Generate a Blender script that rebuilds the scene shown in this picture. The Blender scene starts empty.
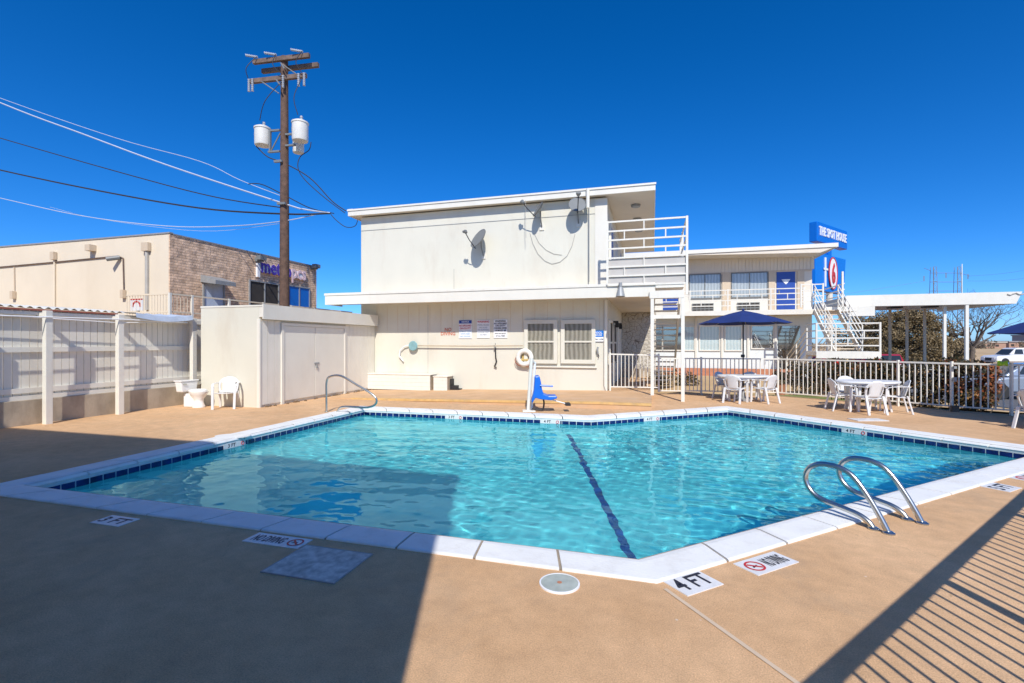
import bpy, math, random
from mathutils import Vector, Matrix
from mathutils.geometry import tessellate_polygon
random.seed(7)
R = math.radians
sc = bpy.context.scene
COL = sc.collection
# ------------------------------------------------------------------ site frame
FP = 17/36*1024
HZ = 343.0
CH = 1.6
TH = R(16.2); c_, s_ = math.cos(TH), math.sin(TH)
P0 = (-4.923, 17.004)
def W(u, v): return (P0[0]+u*c_+v*s_, P0[1]-u*s_+v*c_)          # site grid -> world
def UV(X, Y):
    dx, dy = X-P0[0], Y-P0[1]; return (dx*c_-dy*s_, dx*s_+dy*c_)
CU, CV = UV(0, 0)
def pv(px, v, py=HZ):           # point seen at px,py on the plane v = const -> (u, z)
    dx = (px-512)/FP; t = (v-CV)/(dx*s_+c_)
    return (CU+t*(dx*c_-s_), CH-(py-HZ)/FP*t)
def pu(px, u, py=HZ):           # on the plane u = const -> (v, z)
    dx = (px-512)/FP; t = (u-CU)/(dx*c_-s_)
    return (CV+t*(dx*s_+c_), CH-(py-HZ)/FP*t)
def pg(px, py, z=0):            # on the ground -> world X, Y
    Y = FP*(CH-z)/(py-HZ); return ((px-512)/FP*Y, Y)
def pguv(px, py, z=0): return UV(*pg(px, py, z))
def U(px, v): return pv(px, v)[0]
def Zv(px, py, v): return pv(px, v, py)[1]
def Zu(px, py, u): return pu(px, u, py)[1]

# ------------------------------------------------------------------ materials
def _n(nt, t, **k):
    n = nt.nodes.new(t)
    for a, b in k.items(): setattr(n, a, b)
    return n
def mat(name, col, rough=.6, metal=0, var=.12, scale=3.0, bump=0, bscale=40, spec=.5, stain=None, stain_amt=.25, stain_scale=.9, coat=0):
    m = bpy.data.materials.new(name); m.use_nodes = True
    nt = m.node_tree; b = nt.nodes['Principled BSDF']; L = nt.links.new
    b.inputs['Roughness'].default_value = rough; b.inputs['Metallic'].default_value = metal
    b.inputs['Specular IOR Level'].default_value = spec; b.inputs['Coat Weight'].default_value = coat
    tc = _n(nt, 'ShaderNodeTexCoord')
    nz = _n(nt, 'ShaderNodeTexNoise'); nz.inputs['Scale'].default_value = scale; nz.inputs['Detail'].default_value = 6
    L(tc.outputs['Object'], nz.inputs['Vector'])
    mx = _n(nt, 'ShaderNodeMix', data_type='RGBA')
    mr = _n(nt, 'ShaderNodeMapRange'); mr.inputs[1].default_value = .3; mr.inputs[2].default_value = .7
    L(nz.outputs['Fac'], mr.inputs[0]); L(mr.outputs[0], mx.inputs[0])
    mx.inputs[6].default_value = (*[x*(1-var) for x in col], 1); mx.inputs[7].default_value = (*[min(x*(1+var), .95) for x in col], 1)
    out = mx.outputs[2]
    if stain:
        n2 = _n(nt, 'ShaderNodeTexNoise'); n2.inputs['Scale'].default_value = stain_scale; n2.inputs['Detail'].default_value = 9; n2.inputs['Roughness'].default_value = .7
        mps = _n(nt, 'ShaderNodeMapping'); mps.inputs['Scale'].default_value = (1.4, 1.4, .4); L(tc.outputs['Object'], mps.inputs['Vector']); L(mps.outputs[0], n2.inputs['Vector'])
        r2 = _n(nt, 'ShaderNodeMapRange'); r2.inputs[1].default_value = .5; r2.inputs[2].default_value = .72; r2.inputs[4].default_value = stain_amt
        L(n2.outputs['Fac'], r2.inputs[0])
        m2 = _n(nt, 'ShaderNodeMix', data_type='RGBA'); L(r2.outputs[0], m2.inputs[0]); L(out, m2.inputs[6]); m2.inputs[7].default_value = (*stain, 1)
        out = m2.outputs[2]
    L(out, b.inputs['Base Color'])
    if bump:
        n3 = _n(nt, 'ShaderNodeTexNoise'); n3.inputs['Scale'].default_value = bscale; n3.inputs['Detail'].default_value = 4
        L(tc.outputs['Object'], n3.inputs['Vector'])
        bp = _n(nt, 'ShaderNodeBump'); bp.inputs['Strength'].default_value = bump; bp.inputs['Distance'].default_value = .01
        L(n3.outputs['Fac'], bp.inputs['Height']); L(bp.outputs[0], b.inputs['Normal'])
    return m
M = {}
M['white'] = mat('white_paint', (.69, .665, .56), .55, var=.03, scale=1.2, bump=.15, bscale=25, stain=(.55, .47, .36), stain_amt=.38, stain_scale=1.0)
M['white2'] = mat('trim_white_paint', (.76, .73, .64), .45, var=.03, scale=2, stain=(.6, .52, .4), stain_amt=.2, stain_scale=1.5)
M['railwhite'] = mat('rail_white_paint', (.78, .75, .66), .4, var=.03, scale=4, stain=(.45, .3, .2), stain_amt=.15, stain_scale=6)
M['panel'] = mat('panel_white', (.78, .745, .65), .6, var=.04, scale=1.5, stain=(.5, .42, .32), stain_amt=.3)
M['plaster'] = mat('cream_stucco', (.74, .64, .49), .8, var=.04, scale=.7, bump=.3, bscale=14, stain=(.6, .48, .33), stain_amt=.25, stain_scale=.5)
M['beige'] = mat('beige_paint', (.62, .50, .36), .6, var=.04, scale=1)
M['soffit'] = mat('soffit_paint', (.74, .66, .54), .6, var=.04, scale=1)
M['concrete'] = mat('old_concrete', (.42, .35, .26), .85, var=.18, scale=2.5, bump=.5, bscale=18, stain=(.22, .17, .12), stain_amt=.6, stain_scale=1.3)
M['walk'] = mat('walkway_concrete', (.60, .38, .205), .85, var=.1, scale=2, bump=.3, bscale=60, stain=(.6, .5, .4), stain_amt=.3)
M['yellow'] = mat('yellow_kerb_paint', (.66, .42, .16), .7, var=.15, scale=5, stain=(.45, .33, .2), stain_amt=.6, stain_scale=3)
M['roofgrey'] = mat('roof_gravel', (.35, .33, .30), .9, var=.1, scale=5)
M['wood'] = mat('pole_wood', (.12, .07, .048), .85, var=.3, scale=6, bump=.5, bscale=30)
M['armwood'] = mat('arm_wood', (.16, .11, .085), .85, var=.3, scale=6)
M['steel'] = mat('stainless_steel', (.55, .57, .55), .28, metal=1, var=.08, scale=6)
M['grey'] = mat('grey_metal', (.32, .33, .33), .5, metal=.2, var=.08, scale=6)
M['dishgrey'] = mat('dish_grey', (.18, .19, .19), .5, var=.05, scale=6)
M['black'] = mat('black_rubber', (.02, .02, .022), .6, var=.1)
M['wire'] = mat('wire_black', (.02, .02, .025), .6, var=.1)
M['wirew'] = mat('wire_pale', (.45, .5, .6), .6, var=.05)
M['cable'] = mat('cable_grey', (.42, .40, .36), .6, var=.1)
M['bluedoor'] = mat('blue_door_paint', (.02, .07, .34), .4, var=.06)
M['navy'] = mat('navy_canvas', (.010, .03, .15), .8, var=.12, scale=4, bump=.15, bscale=120)
M['signblue'] = mat('sign_blue', (.0, .14, .58), .35, var=.03)
M['signblue2'] = mat('sign_blue_pale', (.0, .17, .62), .35, var=.03)
M['lift'] = mat('lift_blue_plastic', (.01, .14, .62), .35, var=.06, scale=5)
M['plastic'] = mat('white_plastic', (.74, .74, .73), .35, var=.03, scale=6, stain=(.55, .5, .42), stain_amt=.15, stain_scale=5)
M['porcelain'] = mat('white_porcelain', (.85, .84, .81), .12, var=.02)
M['red'] = mat('sign_red', (.55, .03, .03), .5, var=.05)
M['redfade'] = mat('faded_red_paint', (.58, .16, .09), .6, var=.2, scale=20)
M['pinkw'] = mat('pale_pink_letters', (.85, .62, .62), .5, var=.03)
M['purple'] = mat('violet_letters', (.10, .05, .42), .5, var=.03)
M['signw'] = mat('sign_white', (.82, .83, .84), .4, var=.03, scale=8)
M['ink'] = mat('black_ink', (.02, .02, .03), .5, var=.1)
M['palebl'] = mat('pale_blue_ink', (.35, .52, .68), .5, var=.1)
M['sgrey'] = mat('grey_ink', (.40, .44, .47), .5, var=.1)
M['coping'] = mat('coping_concrete', (.80, .80, .77), .6, var=.05, scale=3, bump=.25, bscale=50, stain=(.5, .46, .4), stain_amt=.35, stain_scale=3)
M['grout'] = mat('grout_line', (.33, .27, .2), .9, var=.15, scale=9)
M['pooltile'] = mat('cobalt_tile', (.008, .022, .12), .15, var=.5, scale=9)
M['poolgrout'] = mat('tile_grout', (.60, .68, .68), .6, var=.1)
M['markertile'] = mat('white_marker_tile', (.74, .74, .73), .35, var=.06, scale=7, stain=(.45, .38, .3), stain_amt=.4, stain_scale=9)
M['lane'] = mat('navy_lane_tile', (.015, .06, .30), .4, var=.3, scale=8)
M['bark'] = mat('bark', (.13, .10, .075), .9, var=.25, scale=7, bump=.4, bscale=20)
M['brick'] = None
M['teal'] = mat('faded_teal_plastic', (.22, .40, .42), .5, var=.12, scale=12)
M['tarp'] = mat('pale_blue_tarp', (.50, .58, .70), .6, var=.1, scale=6)
M['rust'] = mat('rust_red_beam', (.35, .10, .06), .7, var=.2)
M['asphalt'] = mat('asphalt', (.11, .11, .115), .9, var=.15, scale=3, bump=.3, bscale=80)
M['pave'] = mat('pale_pavement', (.48, .44, .38), .9, var=.1, scale=2)
M['carwhite'] = mat('car_white', (.75, .76, .77), .25, var=.01, coat=.5)
M['carsilver'] = mat('car_silver', (.33, .38, .45), .25, metal=.4, var=.02, coat=.5)
M['carred'] = mat('car_red', (.55, .015, .015), .25, var=.02, coat=.5)
M['carglass'] = mat('car_glass', (.03, .04, .05), .08, var=.02)
M['tyre'] = mat('tyre_rubber', (.025, .025, .025), .8, var=.1)
M['chrome'] = mat('wheel_metal', (.5, .5, .5), .3, metal=.8, var=.03)
M['hivis'] = mat('hi_vis_fabric', (.50, .75, .04), .8, var=.1, scale=20)
M['terra'] = mat('terracotta', (.48, .20, .11), .8, var=.15, scale=6)
M['pylon'] = mat('galvanised_lattice', (.20, .24, .30), .6, var=.05)
M['interior'] = mat('dark_interior', (.045, .04, .035), .8, var=.2)
M['tyellow'] = mat('sandy_panel', (.60, .42, .2), .8, var=.15)
M['farbrick'] = mat('far_brick', (.40, .25, .18), .85, var=.15)
M['farroof'] = mat('far_roof', (.28, .27, .28), .85, var=.1)

def special(name): 
    m = bpy.data.materials.new(name); m.use_nodes = True; nt = m.node_tree
    return m, nt, nt.nodes['Principled BSDF'], nt.links.new
# deck: tan sprayed-texture coating
def deck_mat():
    m, nt, b, L = special('tan_deck_coating')
    tc = _n(nt, 'ShaderNodeTexCoord')
    big = _n(nt, 'ShaderNodeTexNoise'); big.inputs['Scale'].default_value = .55; big.inputs['Detail'].default_value = 8; big.inputs['Roughness'].default_value = .65
    mid = _n(nt, 'ShaderNodeTexNoise'); mid.inputs['Scale'].default_value = 6; mid.inputs['Detail'].default_value = 8; mid.inputs['Roughness'].default_value = .7
    fine = _n(nt, 'ShaderNodeTexNoise'); fine.inputs['Scale'].default_value = 120; fine.inputs['Detail'].default_value = 5; fine.inputs['Roughness'].default_value = .75
    spot = _n(nt, 'ShaderNodeTexVoronoi'); spot.inputs['Scale'].default_value = 3.1
    for n in (big, mid, fine, spot): L(tc.outputs['Object'], n.inputs['Vector'])
    r1 = _n(nt, 'ShaderNodeValToRGB'); r1.color_ramp.elements[0].position = .32; r1.color_ramp.elements[1].position = .68
    r1.color_ramp.elements[0].color = (.60, .365, .19, 1); r1.color_ramp.elements[1].color = (.75, .485, .275, 1)
    L(big.outputs['Fac'], r1.inputs[0])
    a = _n(nt, 'ShaderNodeMix', data_type='RGBA', blend_type='MULTIPLY'); a.inputs[0].default_value = 1
    r2 = _n(nt, 'ShaderNodeMapRange'); r2.inputs[1].default_value = .3; r2.inputs[2].default_value = .7; r2.inputs[3].default_value = .86; r2.inputs[4].default_value = 1.1
    L(mid.outputs['Fac'], r2.inputs[0]); L(r1.outputs[0], a.inputs[6]); L(r2.outputs[0], a.inputs[7])
    d = _n(nt, 'ShaderNodeMix', data_type='RGBA', blend_type='MULTIPLY'); d.inputs[0].default_value = 1
    r3 = _n(nt, 'ShaderNodeMapRange'); r3.inputs[1].default_value = .35; r3.inputs[2].default_value = .62; r3.inputs[3].default_value = .72; r3.inputs[4].default_value = 1.14
    L(fine.outputs['Fac'], r3.inputs[0]); L(a.outputs[2], d.inputs[6]); L(r3.outputs[0], d.inputs[7])
    e = _n(nt, 'ShaderNodeMix', data_type='RGBA')
    r4 = _n(nt, 'ShaderNodeMapRange'); r4.inputs[1].default_value = .035; r4.inputs[2].default_value = .015; r4.inputs[3].default_value = 0; r4.inputs[4].default_value = .6
    L(spot.outputs['Distance'], r4.inputs[0]); L(r4.outputs[0], e.inputs[0]); L(d.outputs[2], e.inputs[6]); e.inputs[7].default_value = (.75, .66, .55, 1)
    st = _n(nt, 'ShaderNodeTexNoise'); st.inputs['Scale'].default_value = .9; st.inputs['Detail'].default_value = 10; st.inputs['Roughness'].default_value = .72; st.inputs['Distortion'].default_value = 1.2; L(tc.outputs['Object'], st.inputs['Vector'])
    sr = _n(nt, 'ShaderNodeMapRange'); sr.inputs[1].default_value = .52; sr.inputs[2].default_value = .75; sr.inputs[4].default_value = .5; L(st.outputs['Fac'], sr.inputs[0])
    s2 = _n(nt, 'ShaderNodeMix', data_type='RGBA'); L(sr.outputs[0], s2.inputs[0]); L(e.outputs[2], s2.inputs[6]); s2.inputs[7].default_value = (.40, .29, .19, 1)
    vo = _n(nt, 'ShaderNodeTexVoronoi', feature='DISTANCE_TO_EDGE'); vo.inputs['Scale'].default_value = .42
    va = _n(nt, 'ShaderNodeVectorMath', operation='MULTIPLY_ADD'); va.inputs[1].default_value = (.35, .35, 0); L(mid.outputs['Color'], va.inputs[0]); L(tc.outputs['Object'], va.inputs[2]); L(va.outputs[0], vo.inputs['Vector'])
    cr = _n(nt, 'ShaderNodeMapRange'); cr.inputs[1].default_value = .0016; cr.inputs[2].default_value = .0004; cr.inputs[3].default_value = 0; cr.inputs[4].default_value = .55; L(vo.outputs['Distance'], cr.inputs[0])
    ck = _n(nt, 'ShaderNodeMath', operation='MULTIPLY'); L(cr.outputs[0], ck.inputs[0])
    ckm = _n(nt, 'ShaderNodeMapRange'); ckm.inputs[1].default_value = .5; ckm.inputs[2].default_value = .6; L(big.outputs['Fac'], ckm.inputs[0]); L(ckm.outputs[0], ck.inputs[1])
    s3 = _n(nt, 'ShaderNodeMix', data_type='RGBA'); L(ck.outputs[0], s3.inputs[0]); L(s2.outputs[2], s3.inputs[6]); s3.inputs[7].default_value = (.25, .17, .10, 1)
    e = s3
    L(e.outputs[2], b.inputs['Base Color']); b.inputs['Roughness'].default_value = .88; b.inputs['Specular IOR Level'].default_value = .25
    bp = _n(nt, 'ShaderNodeBump'); bp.inputs['Strength'].default_value = .7; bp.inputs['Distance'].default_value = .006
    L(fine.outputs['Fac'], bp.inputs['Height']); L(bp.outputs[0], b.inputs['Normal'])
    return m
M['deck'] = deck_mat()
def brick_mat():
    m, nt, b, L = special('rough_tan_brick')
    tc = _n(nt, 'ShaderNodeTexCoord'); sp = _n(nt, 'ShaderNodeSeparateXYZ'); cb = _n(nt, 'ShaderNodeCombineXYZ')
    L(tc.outputs['Object'], sp.inputs[0]); L(sp.outputs[1], cb.inputs[0]); L(sp.outputs[2], cb.inputs[1])
    br = _n(nt, 'ShaderNodeTexBrick'); br.inputs['Scale'].default_value = 1; br.inputs['Brick Width'].default_value = .3; br.inputs['Row Height'].default_value = .1
    br.inputs['Mortar Size'].default_value = .012; br.inputs['Mortar Smooth'].default_value = .5
    br.inputs['Color1'].default_value = (.88, .62, .43, 1); br.inputs['Color2'].default_value = (.80, .55, .37, 1); br.inputs['Mortar'].default_value = (.70, .50, .35, 1)
    L(cb.outputs[0], br.inputs['Vector'])
    nz = _n(nt, 'ShaderNodeTexNoise'); nz.inputs['Scale'].default_value = 3.5; nz.inputs['Detail'].default_value = 8; L(tc.outputs['Object'], nz.inputs['Vector'])
    mr = _n(nt, 'ShaderNodeMapRange'); mr.inputs[1].default_value = .35; mr.inputs[2].default_value = .65; mr.inputs[3].default_value = .7; mr.inputs[4].default_value = 1.15; L(nz.outputs['Fac'], mr.inputs[0])
    mx = _n(nt, 'ShaderNodeMix', data_type='RGBA', blend_type='MULTIPLY'); mx.inputs[0].default_value = 1; L(br.outputs['Color'], mx.inputs[6]); L(mr.outputs[0], mx.inputs[7])
    L(mx.outputs[2], b.inputs['Base Color']); b.inputs['Roughness'].default_value = .9
    ad = _n(nt, 'ShaderNodeMath', operation='SUBTRACT'); L(nz.outputs['Fac'], ad.inputs[0]); L(br.outputs['Fac'], ad.inputs[1])
    bp = _n(nt, 'ShaderNodeBump'); bp.inputs['Strength'].default_value = .9; bp.inputs['Distance'].default_value = .05; L(ad.outputs[0], bp.inputs['Height']); L(bp.outputs[0], b.inputs['Normal'])
    return m
M['brick'] = brick_mat()
def stone_mat():
    m, nt, b, L = special('rubble_stone')
    tc = _n(nt, 'ShaderNodeTexCoord'); vo = _n(nt, 'ShaderNodeTexVoronoi', feature='DISTANCE_TO_EDGE'); vo.inputs['Scale'].default_value = 5.5
    v2 = _n(nt, 'ShaderNodeTexVoronoi'); v2.inputs['Scale'].default_value = 5.5
    L(tc.outputs['Object'], vo.inputs['Vector']); L(tc.outputs['Object'], v2.inputs['Vector'])
    r = _n(nt, 'ShaderNodeValToRGB'); r.color_ramp.elements[0].position = .01; r.color_ramp.elements[1].position = .05
    r.color_ramp.elements[0].color = (.22, .17, .12, 1); r.color_ramp.elements[1].color = (.62, .56, .46, 1)
    L(vo.outputs['Distance'], r.inputs[0])
    mx = _n(nt, 'ShaderNodeMix', data_type='RGBA', blend_type='MULTIPLY'); mx.inputs[0].default_value = .25; L(r.outputs[0], mx.inputs[6]); L(v2.outputs['Distance'], mx.inputs[7])
    L(mx.outputs[2], b.inputs['Base Color']); b.inputs['Roughness'].default_value = .85
    bp = _n(nt, 'ShaderNodeBump'); bp.inputs['Strength'].default_value = .8; bp.inputs['Distance'].default_value = .06; L(vo.outputs['Distance'], bp.inputs['Height']); L(bp.outputs[0], b.inputs['Normal'])
    return m
M['stone'] = stone_mat()
def plaster_pool():
    m, nt, b, L = special('pool_plaster')
    tc = _n(nt, 'ShaderNodeTexCoord'); nz = _n(nt, 'ShaderNodeTexNoise'); nz.inputs['Scale'].default_value = 1.3; nz.inputs['Detail'].default_value = 8; L(tc.outputs['Object'], nz.inputs['Vector'])
    r = _n(nt, 'ShaderNodeValToRGB'); r.color_ramp.elements[0].position = .3; r.color_ramp.elements[1].position = .7
    r.color_ramp.elements[0].color = (.28, .62, .68, 1); r.color_ramp.elements[1].color = (.50, .84, .87, 1)
    L(nz.outputs['Fac'], r.inputs[0]); L(r.outputs[0], b.inputs['Base Color']); b.inputs['Roughness'].default_value = .8
    return m
M['poolplaster'] = plaster_pool()
def schlick(nt, f0, normal=None, add=0, pw=5):
    L = nt.links.new
    lw = _n(nt, 'ShaderNodeLayerWeight'); lw.inputs['Blend'].default_value = .5
    if normal is not None: L(normal, lw.inputs['Normal'])
    p = _n(nt, 'ShaderNodeMath', operation='POWER'); p.inputs[1].default_value = pw; L(lw.outputs['Facing'], p.inputs[0])
    m = _n(nt, 'ShaderNodeMath', operation='MULTIPLY_ADD'); m.use_clamp = True; m.inputs[1].default_value = 1-f0; m.inputs[2].default_value = f0+add; L(p.outputs[0], m.inputs[0])
    return m.outputs[0]
def water_mat():
    m = bpy.data.materials.new('pool_water'); m.use_nodes = True; nt = m.node_tree; L = nt.links.new; nt.nodes.clear()
    out = _n(nt, 'ShaderNodeOutputMaterial'); g = _n(nt, 'ShaderNodeBsdfGlass'); g.inputs['IOR'].default_value = 1.33; g.inputs['Roughness'].default_value = 0; g.inputs['Color'].default_value = (.49, .90, .93, 1)
    L(g.outputs[0], out.inputs['Surface'])
    return m
M['water'] = water_mat()
def glass_mat(name, col, rough=.05, amt=.25):
    m = bpy.data.materials.new(name); m.use_nodes = True; nt = m.node_tree; L = nt.links.new; nt.nodes.clear()
    out = _n(nt, 'ShaderNodeOutputMaterial'); tr = _n(nt, 'ShaderNodeBsdfTransparent'); gl = _n(nt, 'ShaderNodeBsdfGlossy'); gl.inputs['Roughness'].default_value = rough
    tr.inputs[0].default_value = (*col, 1);     mx = _n(nt, 'ShaderNodeMixShader'); L(schlick(nt, .04, None, amt), mx.inputs[0]); L(tr.outputs[0], mx.inputs[1]); L(gl.outputs[0], mx.inputs[2]); L(mx.outputs[0], out.inputs[0])
    return m
M['glass'] = glass_mat('window_glass', (.85, .88, .88), amt=.06)
M['glassd'] = glass_mat('reflecting_glass', (.45, .5, .52), amt=.3)
M['glassb'] = glass_mat('blue_glass', (.1, .25, .6), amt=.3)
def curtain_mat(name, c1, c2, sc_):
    m, nt, b, L = special(name)
    tc = _n(nt, 'ShaderNodeTexCoord'); wv = _n(nt, 'ShaderNodeTexWave'); wv.inputs['Scale'].default_value = sc_; wv.inputs['Distortion'].default_value = 2.5; wv.inputs['Detail'].default_value = 2
    L(tc.outputs['Object'], wv.inputs['Vector'])
    r = _n(nt, 'ShaderNodeValToRGB'); r.color_ramp.elements[0].color = (*c1, 1); r.color_ramp.elements[1].color = (*c2, 1)
    L(wv.outputs['Color'], r.inputs[0]); L(r.outputs[0], b.inputs['Base Color']); b.inputs['Roughness'].default_value = .9
    bp = _n(nt, 'ShaderNodeBump'); bp.inputs['Strength'].default_value = .4; bp.inputs['Distance'].default_value = .006; L(wv.outputs['Fac'], bp.inputs['Height']); L(bp.outputs[0], b.inputs['Normal'])
    return m
M['curtain'] = curtain_mat('lace_curtain', (.30, .26, .20), (.52, .46, .37), 2.2)
M['drape'] = curtain_mat('grey_drape', (.50, .50, .48), (.68, .68, .66), 2)
M['whiteblind'] = curtain_mat('pale_blind', (.62, .72, .74), (.80, .86, .86), 2)
def leaf_mat(name, cols, rough=.6):
    m, nt, b, L = special(name)
    g = _n(nt, 'ShaderNodeNewGeometry'); r = _n(nt, 'ShaderNodeValToRGB')
    while len(r.color_ramp.elements) < len(cols): r.color_ramp.elements.new(.5)
    for i, cc in enumerate(cols): r.color_ramp.elements[i].position = i/(len(cols)-1); r.color_ramp.elements[i].color = (*cc, 1)
    L(g.outputs['Random Per Island'], r.inputs[0]); L(r.outputs[0], b.inputs['Base Color']); b.inputs['Roughness'].default_value = rough
    return m
M['cedar'] = leaf_mat('cedar_foliage', [(.10, .075, .03), (.22, .16, .075), (.30, .21, .10), (.15, .11, .05)])
M['hedge'] = leaf_mat('bronze_hedge_leaves', [(.02, .022, .01), (.035, .035, .012), (.06, .045, .018), (.04, .035, .012), (.30, .15, .04)])
M['hedgered'] = leaf_mat('orange_red_leaves', [(.35, .07, .02), (.25, .10, .03), (.06, .05, .02), (.45, .14, .05)])
M['twig'] = leaf_mat('twig', [(.10, .08, .06), (.16, .12, .09)])
M['farleaf'] = leaf_mat('far_brush', [(.13, .10, .06), (.20, .15, .10), (.09, .09, .05)])
def ground_mat():
    m, nt, b, L = special('dry_grass_ground')
    tc = _n(nt, 'ShaderNodeTexCoord'); a = _n(nt, 'ShaderNodeTexNoise'); a.inputs['Scale'].default_value = .12; a.inputs['Detail'].default_value = 10; a.inputs['Roughness'].default_value = .7
    f = _n(nt, 'ShaderNodeTexNoise'); f.inputs['Scale'].default_value = 9; f.inputs['Detail'].default_value = 6
    L(tc.outputs['Object'], a.inputs['Vector']); L(tc.outputs['Object'], f.inputs['Vector'])
    r = _n(nt, 'ShaderNodeValToRGB'); r.color_ramp.elements[0].position = .38; r.color_ramp.elements[1].position = .62
    r.color_ramp.elements[0].color = (.50, .33, .16, 1); r.color_ramp.elements[1].color = (.66, .46, .24, 1)
    L(a.outputs['Fac'], r.inputs[0])
    mx = _n(nt, 'ShaderNodeMix', data_type='RGBA', blend_type='MULTIPLY'); mx.inputs[0].default_value = .25; L(r.outputs[0], mx.inputs[6]); L(f.outputs['Color'], mx.inputs[7])
    L(mx.outputs[2], b.inputs['Base Color']); b.inputs['Roughness'].default_value = 1
    return m
M['ground'] = ground_mat()
M['lawn'] = mat('lawn', (.17, .20, .05), .95, var=.4, scale=3, stain=(.35, .28, .12), stain_amt=.8, stain_scale=1.2, bump=.6, bscale=60)
def corr_mat():
    m = mat('corrugated_fibreglass', (.62, .62, .58), .5, var=.08, scale=2, stain=(.4, .35, .28), stain_amt=.4)
    return m
M['corr'] = corr_mat()

# ------------------------------------------------------------------ mesh builder
class MB:
    def __init__(s): s.v = []; s.f = []; s.smooth = False
    def quad(s, *pts):
        n = len(s.v); s.v += [tuple(p) for p in pts]; s.f.append(tuple(range(n, n+len(pts)))); return s
    def box(s, x0, x1, y0, y1, z0, z1):
        if x0 > x1: x0, x1 = x1, x0
        if y0 > y1: y0, y1 = y1, y0
        if z0 > z1: z0, z1 = z1, z0
        n = len(s.v)
        s.v += [(x0,y0,z0),(x1,y0,z0),(x1,y1,z0),(x0,y1,z0),(x0,y0,z1),(x1,y0,z1),(x1,y1,z1),(x0,y1,z1)]
        s.f += [tuple(n+i for i in q) for q in ((0,3,2,1),(4,5,6,7),(0,1,5,4),(1,2,6,5),(2,3,7,6),(3,0,4,7))]
        return s
    def hexa(s, b, t):      # bottom 4 points, top 4 points
        n = len(s.v); s.v += [tuple(p) for p in b]+[tuple(p) for p in t]
        s.f += [tuple(n+i for i in q) for q in ((0,3,2,1),(4,5,6,7),(0,1,5,4),(1,2,6,5),(2,3,7,6),(3,0,4,7))]
        return s
    def tube(s, path, r, seg=8, closed=False, cap=True):
        P = [Vector(p) for p in path]; n = len(P)
        rr = r if isinstance(r, (list, tuple)) else [r]*n
        up = Vector((0,0,1)); rings = []; prev = None
        for i, p in enumerate(P):
            if closed: d = P[(i+1)%n]-P[i-1]
            else: d = (P[min(i+1,n-1)]-P[max(i-1,0)])
            d.normalize()
            if prev is None:
                a = d.cross(up)
                if a.length < .05: a = d.cross(Vector((1,0,0)))
            else: a = prev - d*prev.dot(d)
            a.normalize(); prev = a; b = d.cross(a)
            base = len(s.v)
            for k in range(seg):
                an = 2*math.pi*k/seg; s.v.append(tuple(p+(a*math.cos(an)+b*math.sin(an))*rr[i]))
            rings.append(base)
        m = n if closed else n-1
        for i in range(m):
            A, B = rings[i], rings[(i+1)%n]
            for k in range(seg): s.f.append((A+k, A+(k+1)%seg, B+(k+1)%seg, B+k))
        if cap and not closed:
            s.f.append(tuple(rings[0]+k for k in range(seg))[::-1]); s.f.append(tuple(rings[-1]+k for k in range(seg)))
        return s
    def lathe(s, prof, cx=0, cy=0, seg=24, cap=True, sx=1, sy=1):     # prof = [(r,z)...]
        rings = []
        for r, z in prof:
            base = len(s.v); rings.append(base)
            for k in range(seg):
                a = 2*math.pi*k/seg; s.v.append((cx+r*sx*math.cos(a), cy+r*sy*math.sin(a), z))
        for A, B in zip(rings, rings[1:]):
            for k in range(seg): s.f.append((A+k, A+(k+1)%seg, B+(k+1)%seg, B+k))
        if cap: s.f.append(tuple(rings[0]+k for k in range(seg))[::-1]); s.f.append(tuple(rings[-1]+k for k in range(seg)))
        return s
    def sweep(s, path, w, t, side):      # flat ribbon: width w along 'side', thickness t
        P = [Vector(p) for p in path]; sd = Vector(side).normalized(); n = len(P); rings = []
        ww = w if isinstance(w, (list, tuple)) else [w]*n
        for i, p in enumerate(P):
            d = (P[min(i+1,n-1)]-P[max(i-1,0)]).normalized(); nn = d.cross(sd).normalized(); base = len(s.v)
            h = ww[i]/2
            for a, b in ((-1,-1),(1,-1),(1,1),(-1,1)): s.v.append(tuple(p+sd*h*a+nn*t/2*b))
            rings.append(base)
        for A, B in zip(rings, rings[1:]):
            for k in range(4): s.f.append((A+k, A+(k+1)%4, B+(k+1)%4, B+k))
        s.f.append(tuple(rings[0]+k for k in range(4))[::-1]); s.f.append(tuple(rings[-1]+k for k in range(4)))
        return s
    def prism(s, poly, y0, y1):           # poly in (x,z), extruded along y
        n = len(s.v); k = len(poly)
        s.v += [(x,y0,z) for x,z in poly]+[(x,y1,z) for x,z in poly]
        s.f.append(tuple(range(n,n+k))); s.f.append(tuple(range(n+2*k-1,n+k-1,-1)))
        for i in range(k): j=(i+1)%k; s.f.append((n+i,n+k+i,n+k+j,n+j))
        return s
    def prismx(s, poly, x0, x1):          # poly in (y,z), extruded along x
        n = len(s.v); k = len(poly)
        s.v += [(x0,y,z) for y,z in poly]+[(x1,y,z) for y,z in poly]
        s.f.append(tuple(range(n,n+k))); s.f.append(tuple(range(n+2*k-1,n+k-1,-1)))
        for i in range(k): j=(i+1)%k; s.f.append((n+i,n+k+i,n+k+j,n+j))
        return s
    def add(s, o, fn=None):
        n = len(s.v); s.v += [fn(p) if fn else p for p in o.v]; s.f += [tuple(n+i for i in f) for f in o.f]; return s
def fix_normals(me):
    import bmesh
    bm = bmesh.new(); bm.from_mesh(me); bmesh.ops.recalc_face_normals(bm, faces=bm.faces); bm.to_mesh(me); bm.free()
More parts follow.
